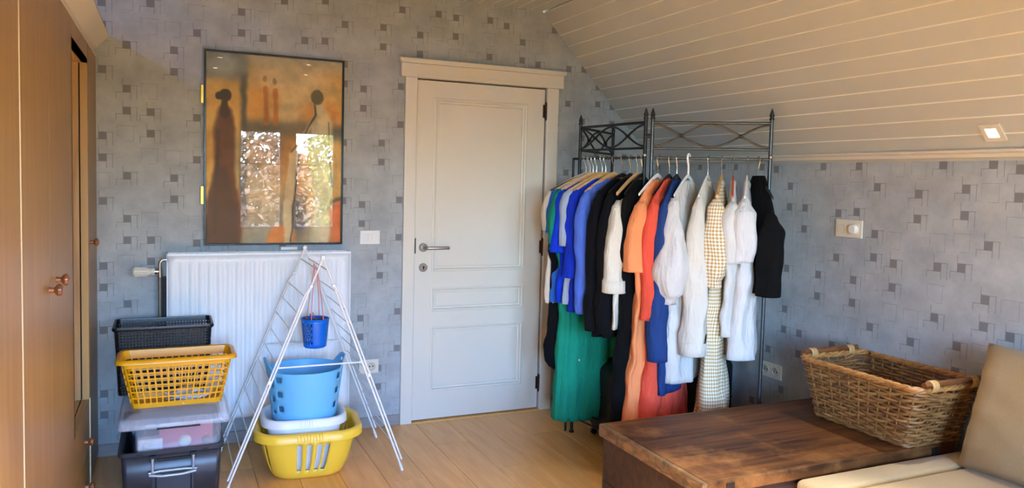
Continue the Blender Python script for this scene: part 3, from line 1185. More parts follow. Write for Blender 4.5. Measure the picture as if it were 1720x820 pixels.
so = empty('power_socket', (1.075, YB, .364))
tag(so, 'cream wall socket behind the drying rack, left of the door', 'socket')
MB().box(-.058, .058, -.009, 0, -.041, .041).build('plate', 'switch_cream', so, bevel=.003, smooth=False)
socket(so, .014)
so = empty('double_socket', (XR, 3.204, .467), -PI / 2)
tag(so, 'cream double wall socket low on the knee wall above the chest', 'socket')
MB().box(-.078, .078, -.009, 0, -.041, .041).build('plate', 'switch_cream', so, bevel=.003, smooth=False)
socket(so, -.037)
socket(so, .037)
dm = empty('dimmer_switch', (XR, 2.728, 1.275), -PI / 2)
tag(dm, 'cream double switch plate with round dimmer knob on the knee wall', 'light switch')
MB().box(-.078, .078, -.010, 0, -.043, .043).build('plate', 'switch_cream', dm, bevel=.003, smooth=False)
MB().box(-.062, -.012, -.014, -.009, -.024, .024).build('rocker', 'switch_cream', dm, bevel=.002, smooth=False)
MB().box(.010, .062, -.0115, -.009, -.026, .026).build('dimmer_insert', 'switch_cream', dm, bevel=.001, smooth=False)
MB().lathe([(0, -.030), (.019, -.030), (.022, -.026), (.023, -.011), (0, -.011)], (.036, 0, 0), axis=1, n=28).build('dimmer_knob', 'switch_white', dm)

# ------------------------------------------------------------------ recessed spotlights (each lamp gives its own light)


def spotlight(loc, normal, label, power=1.0, size=1.05, blend=.5, group='recessed ceiling spotlights'):
    e = empty('recessed_spotlight', loc)
    nrm = Vector(normal).normalized()
    e.rotation_euler = (-nrm).to_track_quat('Z', 'Y').to_euler()   # local -Z shines along nrm
    tag(e, label, 'spotlight', group)
    m_ = MB()
    ro = rrect(.042, .042, .004, 3, -.006)
    rings = [rrect(.042, .042, .004, 3, .0), ro]
    ring2 = []
    for p in ro:
        a = math.atan2(p[1], p[0])
        ring2.append((.030 * math.cos(a), .030 * math.sin(a), -.007))
    ring3 = [(p[0] * .93, p[1] * .93, .004) for p in ring2]
    rings += [ring2, ring3]
    m_.loft(rings, cap=False)
    m_.build('trim_plate', 'trim_paint', e)
    MB().lathe([(0, -.010), (.010, -.0095), (.020, -.006), (.026, .0), (0, .0)], n=24).build('bulb', 'bulb', e)
    l = bpy.data.lights.new('spot_lamp', 'SPOT')
    l.energy = SPOT_W * power
    l.color = SPOT_COL
    l.spot_size = size * 2
    l.spot_blend = blend
    l.shadow_soft_size = .025
    o_ = bpy.data.objects.new('spot_lamp', l)
    COL.objects.link(o_)
    o_.parent = e
    o_.location = (0, 0, -.016)
    return e


sl_n = tuple(-sn)
spotlight(Vector((2.919, 1.978, 1.700)), sl_n, 'lit square recessed spotlight in the sloping ceiling right of the rack', .16, .80, .5)
spotlight(Vector((2.919, .55, 1.700)), sl_n, 'lit square recessed spotlight in the sloping ceiling behind the sofa end', .08, .95, .6)
spotlight((1.24, 1.15, ZC), (0, 0, -1), 'lit square recessed spotlight in the flat ceiling, right of the pair nearer the door', 1.1, .60, .22)
spotlight((1.34, .385, ZC), (0, 0, -1), 'lit square recessed spotlight in the flat ceiling, right of the pair nearer the windows', 1.0, .63, .3)
spotlight((.45, 1.15, ZC), (0, 0, -1), 'lit square recessed spotlight in the flat ceiling, left of the pair nearer the door', 1.0, .63, .3)
spotlight((.45, .385, ZC), (0, 0, -1), 'lit square recessed spotlight in the flat ceiling, left of the pair nearer the windows', 1.0, .63, .3)
# ------------------------------------------------------------------ old chest
CX0, CX1, CY0, CY1, CZ = 1.668, 2.960, 2.068, 2.762, .45
ch = empty('wooden_chest', ((CX0 + CX1) / 2, (CY0 + CY1) / 2, 0))
tag(ch, 'old dark wooden chest with worn plank lid beside the sofa', 'chest')
hx, hy = (CX1 - CX0) / 2, (CY1 - CY0) / 2
e_ = .022
pw = (2 * hy - 2 * e_) / 3
for k in range(3):
    ya = -hy + e_ + k * pw
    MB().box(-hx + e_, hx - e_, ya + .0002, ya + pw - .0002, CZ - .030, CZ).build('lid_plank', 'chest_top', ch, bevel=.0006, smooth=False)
MB().box(-hx, -hx + e_, -hy, hy, CZ - .052, CZ - .001).build('lid_edge', 'chest_edge', ch, bevel=.004, smooth=False)
MB().box(hx - e_, hx, -hy, hy, CZ - .052, CZ - .001).build('lid_edge', 'chest_edge', ch, bevel=.004, smooth=False)
for s in (-1, 1):
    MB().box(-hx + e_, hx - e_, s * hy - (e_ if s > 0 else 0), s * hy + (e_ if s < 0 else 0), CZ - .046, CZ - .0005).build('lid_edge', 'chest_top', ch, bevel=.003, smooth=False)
bi = .020
for s in (-1, 1):          # two boards high on each side
    for (z0, z1) in ((.03, .215), (.218, CZ - .031)):
        MB().box(-hx + bi, hx - bi, s * (hy - bi) - .012, s * (hy - bi) + .012, z0, z1).build('side_board', 'chest_body', ch, bevel=.002, smooth=False)
        MB().box(s * (hx - bi) - .012, s * (hx - bi) + .012, -hy + bi + .012, hy - bi - .012, z0, z1).build('side_board', 'chest_body', ch, bevel=.002, smooth=False)
MB().box(-hx + .03, hx - .03, -hy + .03, hy - .03, .02, .04).build('chest_floor', 'chest_body', ch, smooth=False)
MB().box(-hx + .005, hx - .005, -hy + .005, hy - .005, 0, .04).build('plinth', 'chest_body', ch, bevel=.004, smooth=False)
for xk in (-hx + .10, hx - .16):
    st = MB().box(xk, xk + .035, -hy - .004, -hy + .010, CZ - .12, CZ - .012)
    st.tube([(xk - .004, -hy - .006, CZ - .050), (xk + .039, -hy - .006, CZ - .050)], .006, 8)
    st.build('iron_strap', 'iron_strap', ch, smooth=False)

# ------------------------------------------------------------------ sofa and its back cushion
sf = empty('sofa', (2.53, 1.20, 0))
tag(sf, 'low beige linen sofa seat in front of the chest', 'sofa')


def soft_box(name, x0, x1, ya, yb, z0, z1, r=.03, parent=None, m='linen', puff=.012, ox=0, oy=0):
    """upholstered block: rounded edges, slightly domed top"""
    hx_, hy_ = (x1 - x0) / 2, (yb - ya) / 2
    cx_, cy_ = (x0 + x1) / 2 - ox, (ya + yb) / 2 - oy
    rings = []
    for k in range(6):
        a = PI / 2 * k / 5
        rings.append(rrect(hx_ - r + r * math.sin(a), hy_ - r + r * math.sin(a), r, 6, z0 + r - r * math.cos(a), (cx_, cy_)))
    for k in range(6):
        a = PI / 2 * k / 5
        rings.append(rrect(hx_ - r + r * math.cos(a), hy_ - r + r * math.cos(a), r, 6, z1 - r + r * math.sin(a), (cx_, cy_)))
    for k in (.75, .5, .25, .08):
        rings.append(rrect((hx_ - r) * k, (hy_ - r) * k, r * k, 6, z1 + puff * (1 - k * k), (cx_, cy_)))
    q = MB()
    q.loft(rings)
    return q.build(name, m, parent)


soft_box('base', 2.09, 2.995, .45, 2.035, .06, .25, .02, sf, ox=2.53, oy=1.2, puff=0)
soft_box('seat_cushion', 2.075, 2.99, 1.05, 1.928, .252, .418, .035, sf, ox=2.53, oy=1.2)
soft_box('seat_cushion', 2.075, 2.99, .45, 1.045, .252, .418, .035, sf, ox=2.53, oy=1.2)
soft_box('end_cushion', 2.065, 2.99, 1.930, 2.052, .252, .420, .022, sf, ox=2.53, oy=1.2, puff=.003)
for (a, b) in ((2.13, .52), (2.93, .52), (2.13, 1.97), (2.93, 1.97)):
    MB().lathe([(0, 0), (.02, 0), (.025, .06), (0, .06)], (a - 2.53, b - 1.2, 0), n=14).build('leg', 'rubber_black', sf)


def pillow(W_, H2, T_, n=26):
    q = MB()
    top, bot = [], []
    for j in range(n + 1):
        for i in range(n + 1):
            u, v = 2 * i / n - 1, 2 * j / n - 1
            fu, fv = (1 - abs(u) ** 3.2), (1 - abs(v) ** 3.2)
            t = T_ / 2 * (max(fu, 0) * max(fv, 0)) ** .42
            # corners pull out a touch, edges pull in
            sx_ = u * W_ / 2 * (1 - .035 * (1 - v * v))
            sz_ = v * H2 / 2 * (1 - .035 * (1 - u * u))
            wr = .004 * math.sin(9 * u + 5 * v) * math.sin(7 * v - 2 * u) + .003 * math.sin(21 * v) * abs(u) ** 4
            top.append((sx_, -t + wr * (t > .002), sz_))
            bot.append((sx_, t, sz_))
    N_ = (n + 1)
    q.add(top, [(j * N_ + i, j * N_ + i + 1, (j + 1) * N_ + i + 1, (j + 1) * N_ + i) for j in range(n) for i in range(n)])
    q.add(bot, [(j * N_ + i, (j + 1) * N_ + i, (j + 1) * N_ + i + 1, j * N_ + i + 1) for j in range(n) for i in range(n)])
    return q


pl = pillow(.66, .49, .17).build('back_cushion', 'linen', angle=80)
tag(pl, 'large square beige linen cushion leaning against the wall on the sofa', 'cushion')
# local -Y is the front face, turned to look along -X and leaning back
LEAN = math.radians(17)
pl.rotation_euler = (Matrix.Rotation(-PI / 2, 4, 'Z') @ Matrix.Rotation(-LEAN, 4, 'X')).to_euler()
pl.location = (2.852, 1.615, .648)

# ------------------------------------------------------------------ wicker basket on the chest
BX, BY, BZ = 2.815, 2.310, CZ + .001
wb = empty('wicker_basket', (BX, BY, BZ))
tag(wb, 'rectangular brown wicker basket with wooden bar handles on the chest', 'basket')
HB = .252


def per(hx_, hy_, r, fr):
    """points on a rounded rectangle at arc fractions fr, starting on the +x side middle"""
    segs = []
    L_ = []
    pts = rrect(hx_, hy_, r, 8)
    pts = pts + [pts[0]]
    cum = [0]
    for a, b in zip(pts, pts[1:]):
        cum.append(cum[-1] + math.hypot(b[0] - a[0], b[1] - a[1]))
    out = []
    j = 0
    for f in fr:
        d_ = (f % 1.0) * cum[-1]
        j = 0
        while j < len(cum) - 2 and cum[j + 1] < d_:
            j += 1
        t = (d_ - cum[j]) / max(1e-9, cum[j + 1] - cum[j])
        a, b = pts[j], pts[j + 1]
        out.append((lerp(a[0], b[0], t), lerp(a[1], b[1], t)))
    return out


def bhalf(t):
    return lerp(.160, .193, t), lerp(.236, .298, t)


NS = 36                          # uprights
ROWS = 17
NP = NS * 4
fr = [k / NP for k in range(NP)]
for i in range(ROWS):
    t = (i + .6) / (ROWS + .3)
    hx_, hy_ = bhalf(t)
    z = HB * t
    ring = per(hx_, hy_, .035, fr)
    path = []
    for k, (x_, y_) in enumerate(ring):
        ph = 2 * PI * (k / 8.0) + (PI if i % 2 else 0)
        off = .0066 * math.sin(ph)
        L_ = math.hypot(x_, y_)
        # outward direction of a rectangle-like shape
        nx = (x_ / hx_) ** 5
        ny = (y_ / hy_) ** 5
        nl = math.hypot(nx, ny) or 1
        zz_ = z + .0018 * math.sin(k * .37 + i * 1.3)
        # the two short ends dip under the handles
        if t > .80:
            dip = max(0, 1 - (abs(x_) / .13) ** 4) * max(0, (abs(y_) / hy_ - .9) * 10)
            zz_ -= dip * .030 * (t - .80) / .2
        path.append((x_ + nx / nl * off, y_ + ny / nl * off, zz_))
    MB().tube(path, .0060, 6, closed=True).build('weaver', 'wicker', wb)
for k in range(NS):
    f = (k + .5) / NS
    a = per(*bhalf(0), .035, [f])[0]
    b = per(*bhalf(1), .035, [f])[0]
    MB().tube([(a[0], a[1], 0.003), (b[0], b[1], HB - .006)], .0038, 5).build('upright', 'wicker', wb)
for s in range(3):               # plaited rim of three canes
    path = []
    ring = per(.196, .301, .04, [k / 120 for k in range(120)])
    for k, (x_, y_) in enumerate(ring):
        ph = 2 * PI * k / 120 * 16 + s * 2 * PI / 3
        L_ = math.hypot(x_ / .196, y_ / .301)
        o_ = .006 * math.cos(ph)
        path.append((x_ * (1 + o_ * 4), y_ * (1 + o_ * 3), HB - .004 + .007 * math.sin(ph)))
    MB().tube(path, .0078, 7, closed=True).build('rim_cane', 'wicker_rim', wb)
for s in range(2):               # foot border
    path = []
    for k, (x_, y_) in enumerate(per(.164, .240, .035, [k / 120 for k in range(120)])):
        ph = 2 * PI * k / 120 * 14 + s * PI
        path.append((x_ * (1 + .02 * math.cos(ph)), y_ * (1 + .012 * math.cos(ph)), .0085 + .004 * math.sin(ph)))
    MB().tube(path, .0055, 6, closed=True).build('foot_cane', 'wicker', wb)
MB().loft([rrect(.158, .234, .035, 6, .004), rrect(.158, .234, .035, 6, .012)]).build('base', 'wicker', wb)
for s in (-1, 1):
    hb = MB().tube([(-.165, s * .306, HB + .016), (.165, s * .306, HB + .020)], .0125, 12).build('handle_bar', 'wicker_handle', wb)
    for xk in (-.115, .115):
        wr = MB()
        path = []
        for k in range(70):
            a = 2 * PI * k / 14
            path.append((xk + (k / 70 - .5) * .036, s * .304 + .0175 * math.cos(a), HB + .010 + .021 * math.sin(a)))
        wr.tube(path, .0032, 5).build('binding', 'rattan_wrap', hb)

# ------------------------------------------------------------------ iron clothes rack
RA, RE, RB, RC, RD = (2.170, 3.900), (2.606, 4.255), (2.222, 3.318), (2.251, 3.300), (2.716, 2.960)
ZTIP, ZTOP, ZBOT, ZRAIL = 1.852, 1.778, 1.648, 1.600
rk = empty('clothes_rack', (2.45, 3.6, 0))
tag(rk, 'dark iron clothes rack with spear-tipped posts and looped top panels', 'clothes rack')
kx, ky = 2.45, 3.6


def L3(p, z):
    return (p[0] - kx, p[1] - ky, z)


for p, mm in ((RA, 'rack_iron'), (RE, 'rack_iron'), (RB, 'rack_iron'), (RC, 'rack_iron_light'), (RD, 'rack_iron_light')):
    q = MB()
    q.tube([L3(p, 0), L3(p, ZTIP - .055)], .0095, 12)
    po = q.build('post', mm, rk)
    f_ = MB()
    f_.lathe([(0, 0), (.0125, .0), (.0125, .008), (.009, .012), (.0125, .022), (.006, .045), (0, .060)], L3(p, ZTIP - .058), n=12)
    f_.build('finial', 'rack_iron', po)
    MB().lathe([(0, 0), (.014, 0), (.014, .012), (0, .012)], L3(p, 0), n=12).build('foot', 'rubber_black', po)


def panel(p, q, mm):
    a, b = Vector(L3(p, 0)), Vector(L3(q, 0))
    for z, r in ((ZTOP, .0075), (ZBOT, .0065)):
        MB().tube([a + Vector((0, 0, z)), b + Vector((0, 0, z))], r, 10).build('rail', mm, rk)
    for z in (.145, .095):
        MB().tube([a + Vector((0, 0, z)), b + Vector((0, 0, z))], .006, 10).build('rail', 'rack_iron', rk)
    zc, hh = (ZTOP + ZBOT) / 2, (ZTOP - ZBOT) / 2 - .010
    for s in (1, -1):
        pts = []
        for k in range(41):
            t = k / 40
            pts.append(a.lerp(b, t) + Vector((0, 0, zc + s * hh * math.cos(2 * PI * t))))
        MB().tube(pts, .0055, 8).build('scroll', mm, rk)
    for t in (.25, .75):
        c = a.lerp(b, t)
        dv = (b - a).normalized() * .008
        MB().tube([c - dv + Vector((0, 0, zc)), c + dv + Vector((0, 0, zc))], .010, 10).build('collar', 'rack_iron', rk)


panel(RA, RE, 'rack_iron')
panel(RA, RB, 'rack_iron')
panel(RC, RD, 'rack_iron_light')
for z in (.35, 1.1, 1.71):
    MB().tube([L3(RB, z), L3(RC, z)], .011, 8).build('hinge', 'rack_iron', rk)
for p, q in ((RA, RB), (RC, RD)):
    MB().tube([L3(p, ZRAIL), L3(q, ZRAIL)], .0065, 12).build('hanging_rail', 'rack_iron_light', rk)
for p in (RB, RD):
    MB().lathe([(0, -.009), (.007, -.006), (.009, 0), (.007, .006), (0, .009)], (p[0] - kx - .006, p[1] - ky - .010, ZRAIL + .012), n=12).build('ball_nut', 'chrome', rk)
RA2 = (2.148, 3.935)
MB().tube([L3(RA2, 0), L3(RA2, ZRAIL + .004)], .007, 12).build('rail_upright', 'rack_iron', rk)
MB().tube([L3(RA2, ZRAIL), L3(RA, ZRAIL)], .007, 12).build('rail_bracket', 'rack_iron', rk)

# ------------------------------------------------------------------ hangers and clothes


def hanger(H, deg, hl, kind, label):
    e = empty('clothes_hanger', (H[0], H[1], ZRAIL), math.radians(deg))
    tag(e, label, 'hanger', 'hangers on the clothes rack')
    hm = {'wood': 'hanger_wood', 'white': 'hanger_white', 'black': 'hanger_black', 'red': 'hanger_red', 'thick': 'hanger_white'}[kind]
    pts = []
    rr, tr = (.019, .0052) if kind == 'thick' else (.016, .0022)
    for k in range(15):
        a = math.radians(-35 + 215 * k / 14)
        pts.append((rr * math.cos(a) * -1, 0, .0085 + tr - rr + rr + rr * math.sin(a) - rr * .0 - .012))
    # stem comes down from the end of the arc on the +x side
    x0, z0 = pts[-1][0], pts[-1][2]
    pts += [(x0 * .8, 0, z0 - .016), (x0 * .25, 0, z0 - .030), (0, 0, z0 - .045), (0, 0, -.088)]
    MB().tube(pts, tr, 8).build('hook', 'hanger_white' if kind == 'thick' else 'chrome', e)
    sec = []
    th, tw = (.013, .007) if kind == 'wood' else (.009, .005)
    n_ = 21
    rings = []
    for k in range(n_):
        t = 2 * k / (n_ - 1) - 1
        x_ = t * (hl - .012)
        z_ = -.088 - .098 * abs(t) ** 1.25 + .0
        hgt = th * (1.25 - .45 * abs(t))
        rings.append([(x_, tw * math.cos(2 * PI * q / 8), z_ + hgt * math.sin(2 * PI * q / 8)) for q in range(8)])
    MB().loft(rings).build('shoulder_bar', hm, e)
    return e


_rng = np.random.default_rng(11)
_LAT = _rng.uniform(-1, 1, (32, 32, 32, 2))


def vnoise(x_, y_, z_):
    """two channels of smooth lattice noise, about -1..1"""
    fx, fy, fz = math.floor(x_), math.floor(y_), math.floor(z_)
    tx, ty, tz = x_ - fx, y_ - fy, z_ - fz
    tx, ty, tz = tx * tx * (3 - 2 * tx), ty * ty * (3 - 2 * ty), tz * tz * (3 - 2 * tz)
    o0 = o1 = 0.0
    for i, wx_ in ((0, 1 - tx), (1, tx)):
        for j, wy_ in ((0, 1 - ty), (1, ty)):
            for k, wz_ in ((0, 1 - tz), (1, tz)):
                c_ = _LAT[(fx + i) % 32, (fy + j) % 32, (fz + k) % 32]
                w_ = wx_ * wy_ * wz_
                o0 += w_ * c_[0]
                o1 += w_ * c_[1]
    return o0, o1


def cloth(x_, y_, z_, seed, amp):
    v_ = vnoise(x_ * 9 + seed, y_ * 9, z_ * 3.2 + seed * 2)
    w_ = vnoise(x_ * 22 + seed, y_ * 22 + z_ * 6, z_ * 11 - seed)
    return (x_ + amp * (v_[0] * .3 + w_[0] * .6), y_ + amp * (v_[1] * .7 + w_[1] * .8), z_)


def ring_ell(a, b, cx_, z, n, ph, amp, kf, skew=0):
    out = []
    for k in range(n):
        th = 2 * PI * k / n
        c, s = math.cos(th), math.sin(th)
        x_ = a * math.copysign(abs(c) ** .75, c)
        y_ = b * math.copysign(abs(s) ** .85, s)
        w_ = amp * (math.sin(kf * x_ / max(a, .03) * 1.0 + ph) + .6 * math.sin(2.1 * kf * x_ / max(a, .03) + 1.7 * ph + z * 5))
        out.append((cx_ + x_ + amp * .6 * math.sin(3 * th + ph), y_ + w_, z))
    return out


def garment(key, label, cat, H, deg, hl, hem, sleeve=None, fab=None, neck=1.488, tip=1.405, wid=(1.0, .92, 1.0), th=(.030, .036, .042),
            fold=.008, sl=(.040, .037), style='plain', far_sleeve=True, out=.02, nm='garment', collar=False, slu=None, buttons=0, kf=6.5):
    fab = fab or 'fabric_' + key
    e = empty(nm, (H[0], H[1], hem), math.radians(deg))
    tag(e, label, cat, 'clothes hanging on the rack')
    ph = (hash(key) % 100) / 16 if False else sum(ord(c_) for c_ in key) % 63 / 10.0
    N_ = 56
    rings = []
    uvv = []
    zs = [neck - (neck - tip) * q for q in (0, .12, .3, .5, .7, .88, 1.0)]
    nlow = 34
    zs += [lerp(tip, hem, (q + 1) / nlow) for q in range(nlow)]
    for z in zs:
        if z >= tip - 1e-6:
            t = (neck - z) / (neck - tip)
            a = .070 + (hl - .070) * t ** .85
            b = lerp(.010, .024, t)
            am = .0015
        else:
            t = (tip - z) / (tip - hem)
            wv = keyed([(0, 1.0), (.12, wid[0]), (.45, wid[1]), (1, wid[2])], t)[0]
            a = hl * wv
            b = keyed([(0, .024), (.15, th[0]), (.5, th[1]), (1, th[2])], t)[0]
            am = fold * min(1, t * 2.5)
            if style == 'gather' and t > .9:
                a *= 1 - .25 * (t - .9) / .1
                b *= 1 - .3 * (t - .9) / .1
            if style == 'round' and t > .88:
                a *= math.sqrt(max(.05, 1 - ((t - .88) / .125) ** 2))
        rings.append(ring_ell(a, b, 0, z - hem, N_, ph + z * .35, am, kf))
        dn = .004 + .012 * min(1, max(0, (tip - z) * 3))
        rings[-1] = [cloth(q_[0], q_[1], q_[2], ph * 3, dn) for q_ in rings[-1]]
    q = MB()
    q.loft(rings, capa=True, capb=False)
    q.build('body', fab, e, angle=180, solid=.0015, uvf=(lambda i, co: (((i % N_ + N_ // 2) % N_) / N_ * hl * 4.2, co.z)))
    if sleeve:
        for s in ((1, -1) if far_sleeve else (1,)):
            rs = []
            n2 = 30
            for k in range(n2 + 1):
                t = k / n2
                z = lerp(tip + .020, sleeve, t)
                drop = (tip + .02 - sleeve)
                cu = (hl - .030) + (out + .012) * math.sin(min(1, t * drop / .20) * PI / 2) - .010 * t
                ru, rv_ = keyed([(0, .012, .014), (.08, .034, .030), (.25, sl[0] * 1.0, sl[0]), (1, sl[1], sl[1])], t)
                if slu:
                    ru = ru * slu
                if style == 'balloon':
                    ru, rv_ = keyed([(0, .015, .018), (.10, .034, .036), (.35, .056, .062), (.70, .098, .096), (.88, .078, .074), (.955, .036, .036), (1, .034, .034)], t)
                if style == 'puff':
                    ru, rv_ = keyed([(0, .015, .018), (.10, .038, .040), (.5, .052, .052), (.86, .056, .054), (.93, .040, .040), (1, .046, .046)], t)
                if style == 'cuff' and t > .86:
                    ru, rv_ = sl[1] * 1.02 + .003, sl[1] * 1.02 + .003
                ring = []
                fa = .10 if style in ('balloon', 'puff') else .12
                for j in range(30):
                    a_ = 2 * PI * j / 30
                    w_ = 1 + fa * min(1, t * 3) * (math.sin(3 * a_ + ph + 2.2 * t) + .6 * math.sin(5 * a_ - ph * 2 + 3 * t)) * .55
                    ring.append((s * (cu + ru * w_ * math.cos(a_)), rv_ * w_ * math.sin(a_) + .004 * math.sin(6 * t + ph), z - hem))
                rs.append([cloth(q_[0], q_[1], q_[2], ph * 3 + 11 + s, .002 + .013 * min(1, t * 2.5)) for q_ in ring])
            sq = MB()
            sq.loft(rs, capa=True, capb=False)
            so_ = sq.build('sleeve', fab, e, angle=180, solid=.0015, uvf=(lambda i, co: (((i % 30 + 15) % 30) / 30 * .32, co.z)))
            if style == 'cuff':
                cr = []
                for k, zq in enumerate((sleeve + .062, sleeve + .060, sleeve + .0, sleeve - .002)):
                    rr_ = sl[1] * 1.12 + (.002 if k in (1, 2) else -.001)
                    cr.append([(s * (hl - .030 + out + rr_ * math.cos(2 * PI * j / 30)), rr_ * math.sin(2 * PI * j / 30), zq - hem) for j in range(30)])
                MB().loft(cr, cap=False).build('cuff', fab, so_, angle=180)
    if collar:
        cr = []
        for k, (a, zq, b) in enumerate(((.062, neck - .030, .016), (.054, neck - .008, .017), (.040, neck + .004, .012), (.034, neck - .010, .008))):
            cr.append([(a * math.cos(2 * PI * j / 26), b * math.sin(2 * PI * j / 26) + .002 * math.sin(j), zq - hem + .006 * math.cos(2 * PI * j / 26)) for j in range(26)])
        MB().loft(cr, cap=False).build('collar', fab, e, angle=180, solid=.002)
    for k in range(buttons):
        MB().lathe([(0, -.003), (.006, -.003), (.006, 0), (0, 0)], (hl * .35, th[1] + .004, (hem * 0) + (tip - hem) * (.15 + .7 * k / max(1, buttons - 1))), axis=1, n=10).build('button', 'hanger_white', e)
    return e


G = [
    # key, label, category, hook, yaw, half length, hem, options, hanger kind, hanger label
    ('cream', 'cream short-sleeved top hanging leftmost on the rack next to the door', 'top', (2.176, 3.834), 172, 0.220, .78, dict(sleeve=1.19, nm='short_sleeve_top'), 'white', 'cream hanger carrying the leftmost cream top'),
    ('blackcoat', 'long black coat with rounded lower edge behind the teal dress', 'coat', (2.179, 3.805), 170, 0.235, .36, dict(style='round', nm='long_coat', tip=1.38), 'black', 'black hanger carrying the long black coat'),
    ('midblue', 'mid blue short-sleeved blouse second from the door', 'blouse', (2.180, 3.793), 172, 0.220, .79, dict(sleeve=1.18, nm='blouse'), 'wood', 'wooden hanger carrying the mid blue blouse'),
    ('teal', 'long teal green button-front dress reaching almost to the floor', 'dress', (2.182, 3.764), 178, 0.220, .135, dict(sleeve=1.09, wid=(1.0, .84, .95), th=(.03, .045, .075), fold=.011, kf=21, sl=(.046, .042), collar=False, buttons=7, nm='long_dress', style='puff'), 'white', 'pale hanger carrying the long teal dress'),
    ('royal', 'bright royal blue top with elbow-length sleeves in front of the teal dress', 'top', (2.185, 3.730), 176, 0.220, .80, dict(sleeve=1.08, sl=(.046, .050), nm='short_sleeve_top'), 'wood', 'wooden hanger carrying the bright royal blue top'),
    ('pale', 'pale grey-blue shirt squeezed between two royal blue tops', 'shirt', (2.190, 3.680), 179, 0.220, .80, dict(sleeve=1.12, nm='shirt'), 'wood', 'wooden hanger carrying the pale grey-blue shirt'),
    ('royal2', 'deep royal blue blouse with folded three-quarter sleeves', 'blouse', (2.193, 3.647), 177, 0.200, .76, dict(sleeve=.95, sl=(.042, .047), nm='blouse'), 'wood', 'wooden hanger carrying the deep royal blue blouse'),
    ('peri', 'periwinkle blue long-sleeved blouse beside the black shirts', 'blouse', (2.199, 3.572), 187, 0.200, .82, dict(sleeve=.77, sl=(.048, .034), nm='blouse'), 'wood', 'dark wooden hanger carrying the periwinkle blouse'),
    ('blackA', 'black long-sleeved shirt, the left one of two side by side', 'shirt', (2.206, 3.494), 197, 0.200, .67, dict(sleeve=.70, sl=(.046, .042), th=(.03, .04, .05), nm='shirt'), 'black', 'thin hanger carrying the left black shirt'),
    ('blackB', 'black long-sleeved shirt, the right one of two beside the cream shirt', 'shirt', (2.212, 3.429), 203, 0.200, .68, dict(sleeve=.70, sl=(.046, .044), th=(.03, .04, .05), nm='shirt'), 'black', 'thin hanger carrying the right black shirt'),
    ('creamshirt', 'ivory shirt draped low on a bare wooden hanger', 'shirt', (2.218, 3.372), 206, 0.200, .73, dict(sleeve=.92, neck=1.405, tip=1.36, sl=(.045, .052), th=(.022, .024, .028), style='cuff', nm='shirt'), 'wood', 'bare wooden hanger above the ivory shirt'),
    ('blackdress', 'long black dress hidden behind the ivory shirt', 'dress', (2.221, 3.335), 211, 0.200, .15, dict(wid=(1, .85, 1.05), th=(.03, .04, .06), nm='long_dress', tip=1.38), 'black', 'black hanger carrying the long black dress'),
    ('orange', 'long light orange dress with wide short sleeves', 'dress', (2.279, 3.279), 208, 0.200, .17, dict(sleeve=1.035, tip=1.36, sl=(.048, .064), wid=(1, .9, 1.1), th=(.03, .04, .075), fold=.012, kf=11, nm='long_dress'), 'white', 'white plastic hanger carrying the light orange dress'),
    ('coral', 'long coral red dress with rolled sleeves next to the orange one', 'dress', (2.325, 3.246), 212, 0.200, .17, dict(sleeve=.80, tip=1.37, sl=(.043, .045), wid=(1, .9, 1.1), th=(.03, .05, .085), fold=.014, kf=12, collar=True, nm='long_dress'), 'black', 'thin wire hanger carrying the coral dress'),
    ('navy', 'dark denim blue long top between coral dress and white blouse', 'top', (2.356, 3.224), 216, 0.200, .43, dict(sleeve=.60, tip=1.37, sl=(.046, .050), th=(.03, .04, .05), collar=True, nm='tunic_shirt'), 'black', 'black hanger carrying the denim blue top'),
    ('balloon', 'white blouse with big balloon sleeves on a thick white hanger', 'blouse', (2.401, 3.191), 214, 0.200, .49, dict(sleeve=.885, tip=1.38, style='balloon', th=(.04, .05, .075), fold=.012, out=.03, nm='blouse'), 'thick', 'thick white plastic hanger carrying the balloon-sleeved blouse'),
    ('longwhite', 'white shirt with long straight sleeves and deep cuffs', 'shirt', (2.478, 3.134), 220, 0.200, .74, dict(sleeve=.645, tip=1.39, sl=(.044, .058), style='cuff', collar=True, nm='shirt'), 'white', 'white hanger carrying the long-sleeved white shirt'),
    ('gingham', 'long yellow and white checked gingham dress with gathered sleeves', 'dress', (2.532, 3.095), 226, 0.200, .27, dict(sleeve=.98, tip=1.38, fab='gingham', style='puff', wid=(1, .85, 1.0), th=(.03, .04, .062), fold=.010, collar=True, nm='long_dress'), 'wood', 'wooden hanger carrying the checked gingham dress'),
    ('white1', 'white short-sleeved blouse on a red hanger', 'blouse', (2.578, 3.061), 230, 0.200, .74, dict(sleeve=1.10, tip=1.37, sl=(.048, .046), collar=True, nm='blouse'), 'red', 'red plastic hanger carrying a white blouse'),
    ('white2', 'white short-sleeved tunic next to the black jacket', 'tunic', (2.631, 3.022), 227, 0.200, .63, dict(sleeve=1.11, tip=1.39, sl=(.058, .052), th=(.04, .055, .07), fold=.012, collar=True, nm='tunic'), 'white', 'white hanger carrying the tunic beside the jacket'),
    ('jacket', 'black jacket hanging at the right end of the rack', 'jacket', (2.674, 2.991), 250, 0.200, .955, dict(sleeve=.95, tip=1.33, neck=1.52, sl=(.062, .058), th=(.045, .055, .055), nm='jacket', out=.03), 'black', 'hanger with black strap carrying the black jacket'),
]
for (key, lab, cat, H, deg, hl, hem, opt, hk, hlab) in G:
    garment(key, lab, cat, H, deg, hl, hem, **opt)
    hanger(H, deg, hl, hk, hlab)

# ------------------------------------------------------------------ cases under the clothes


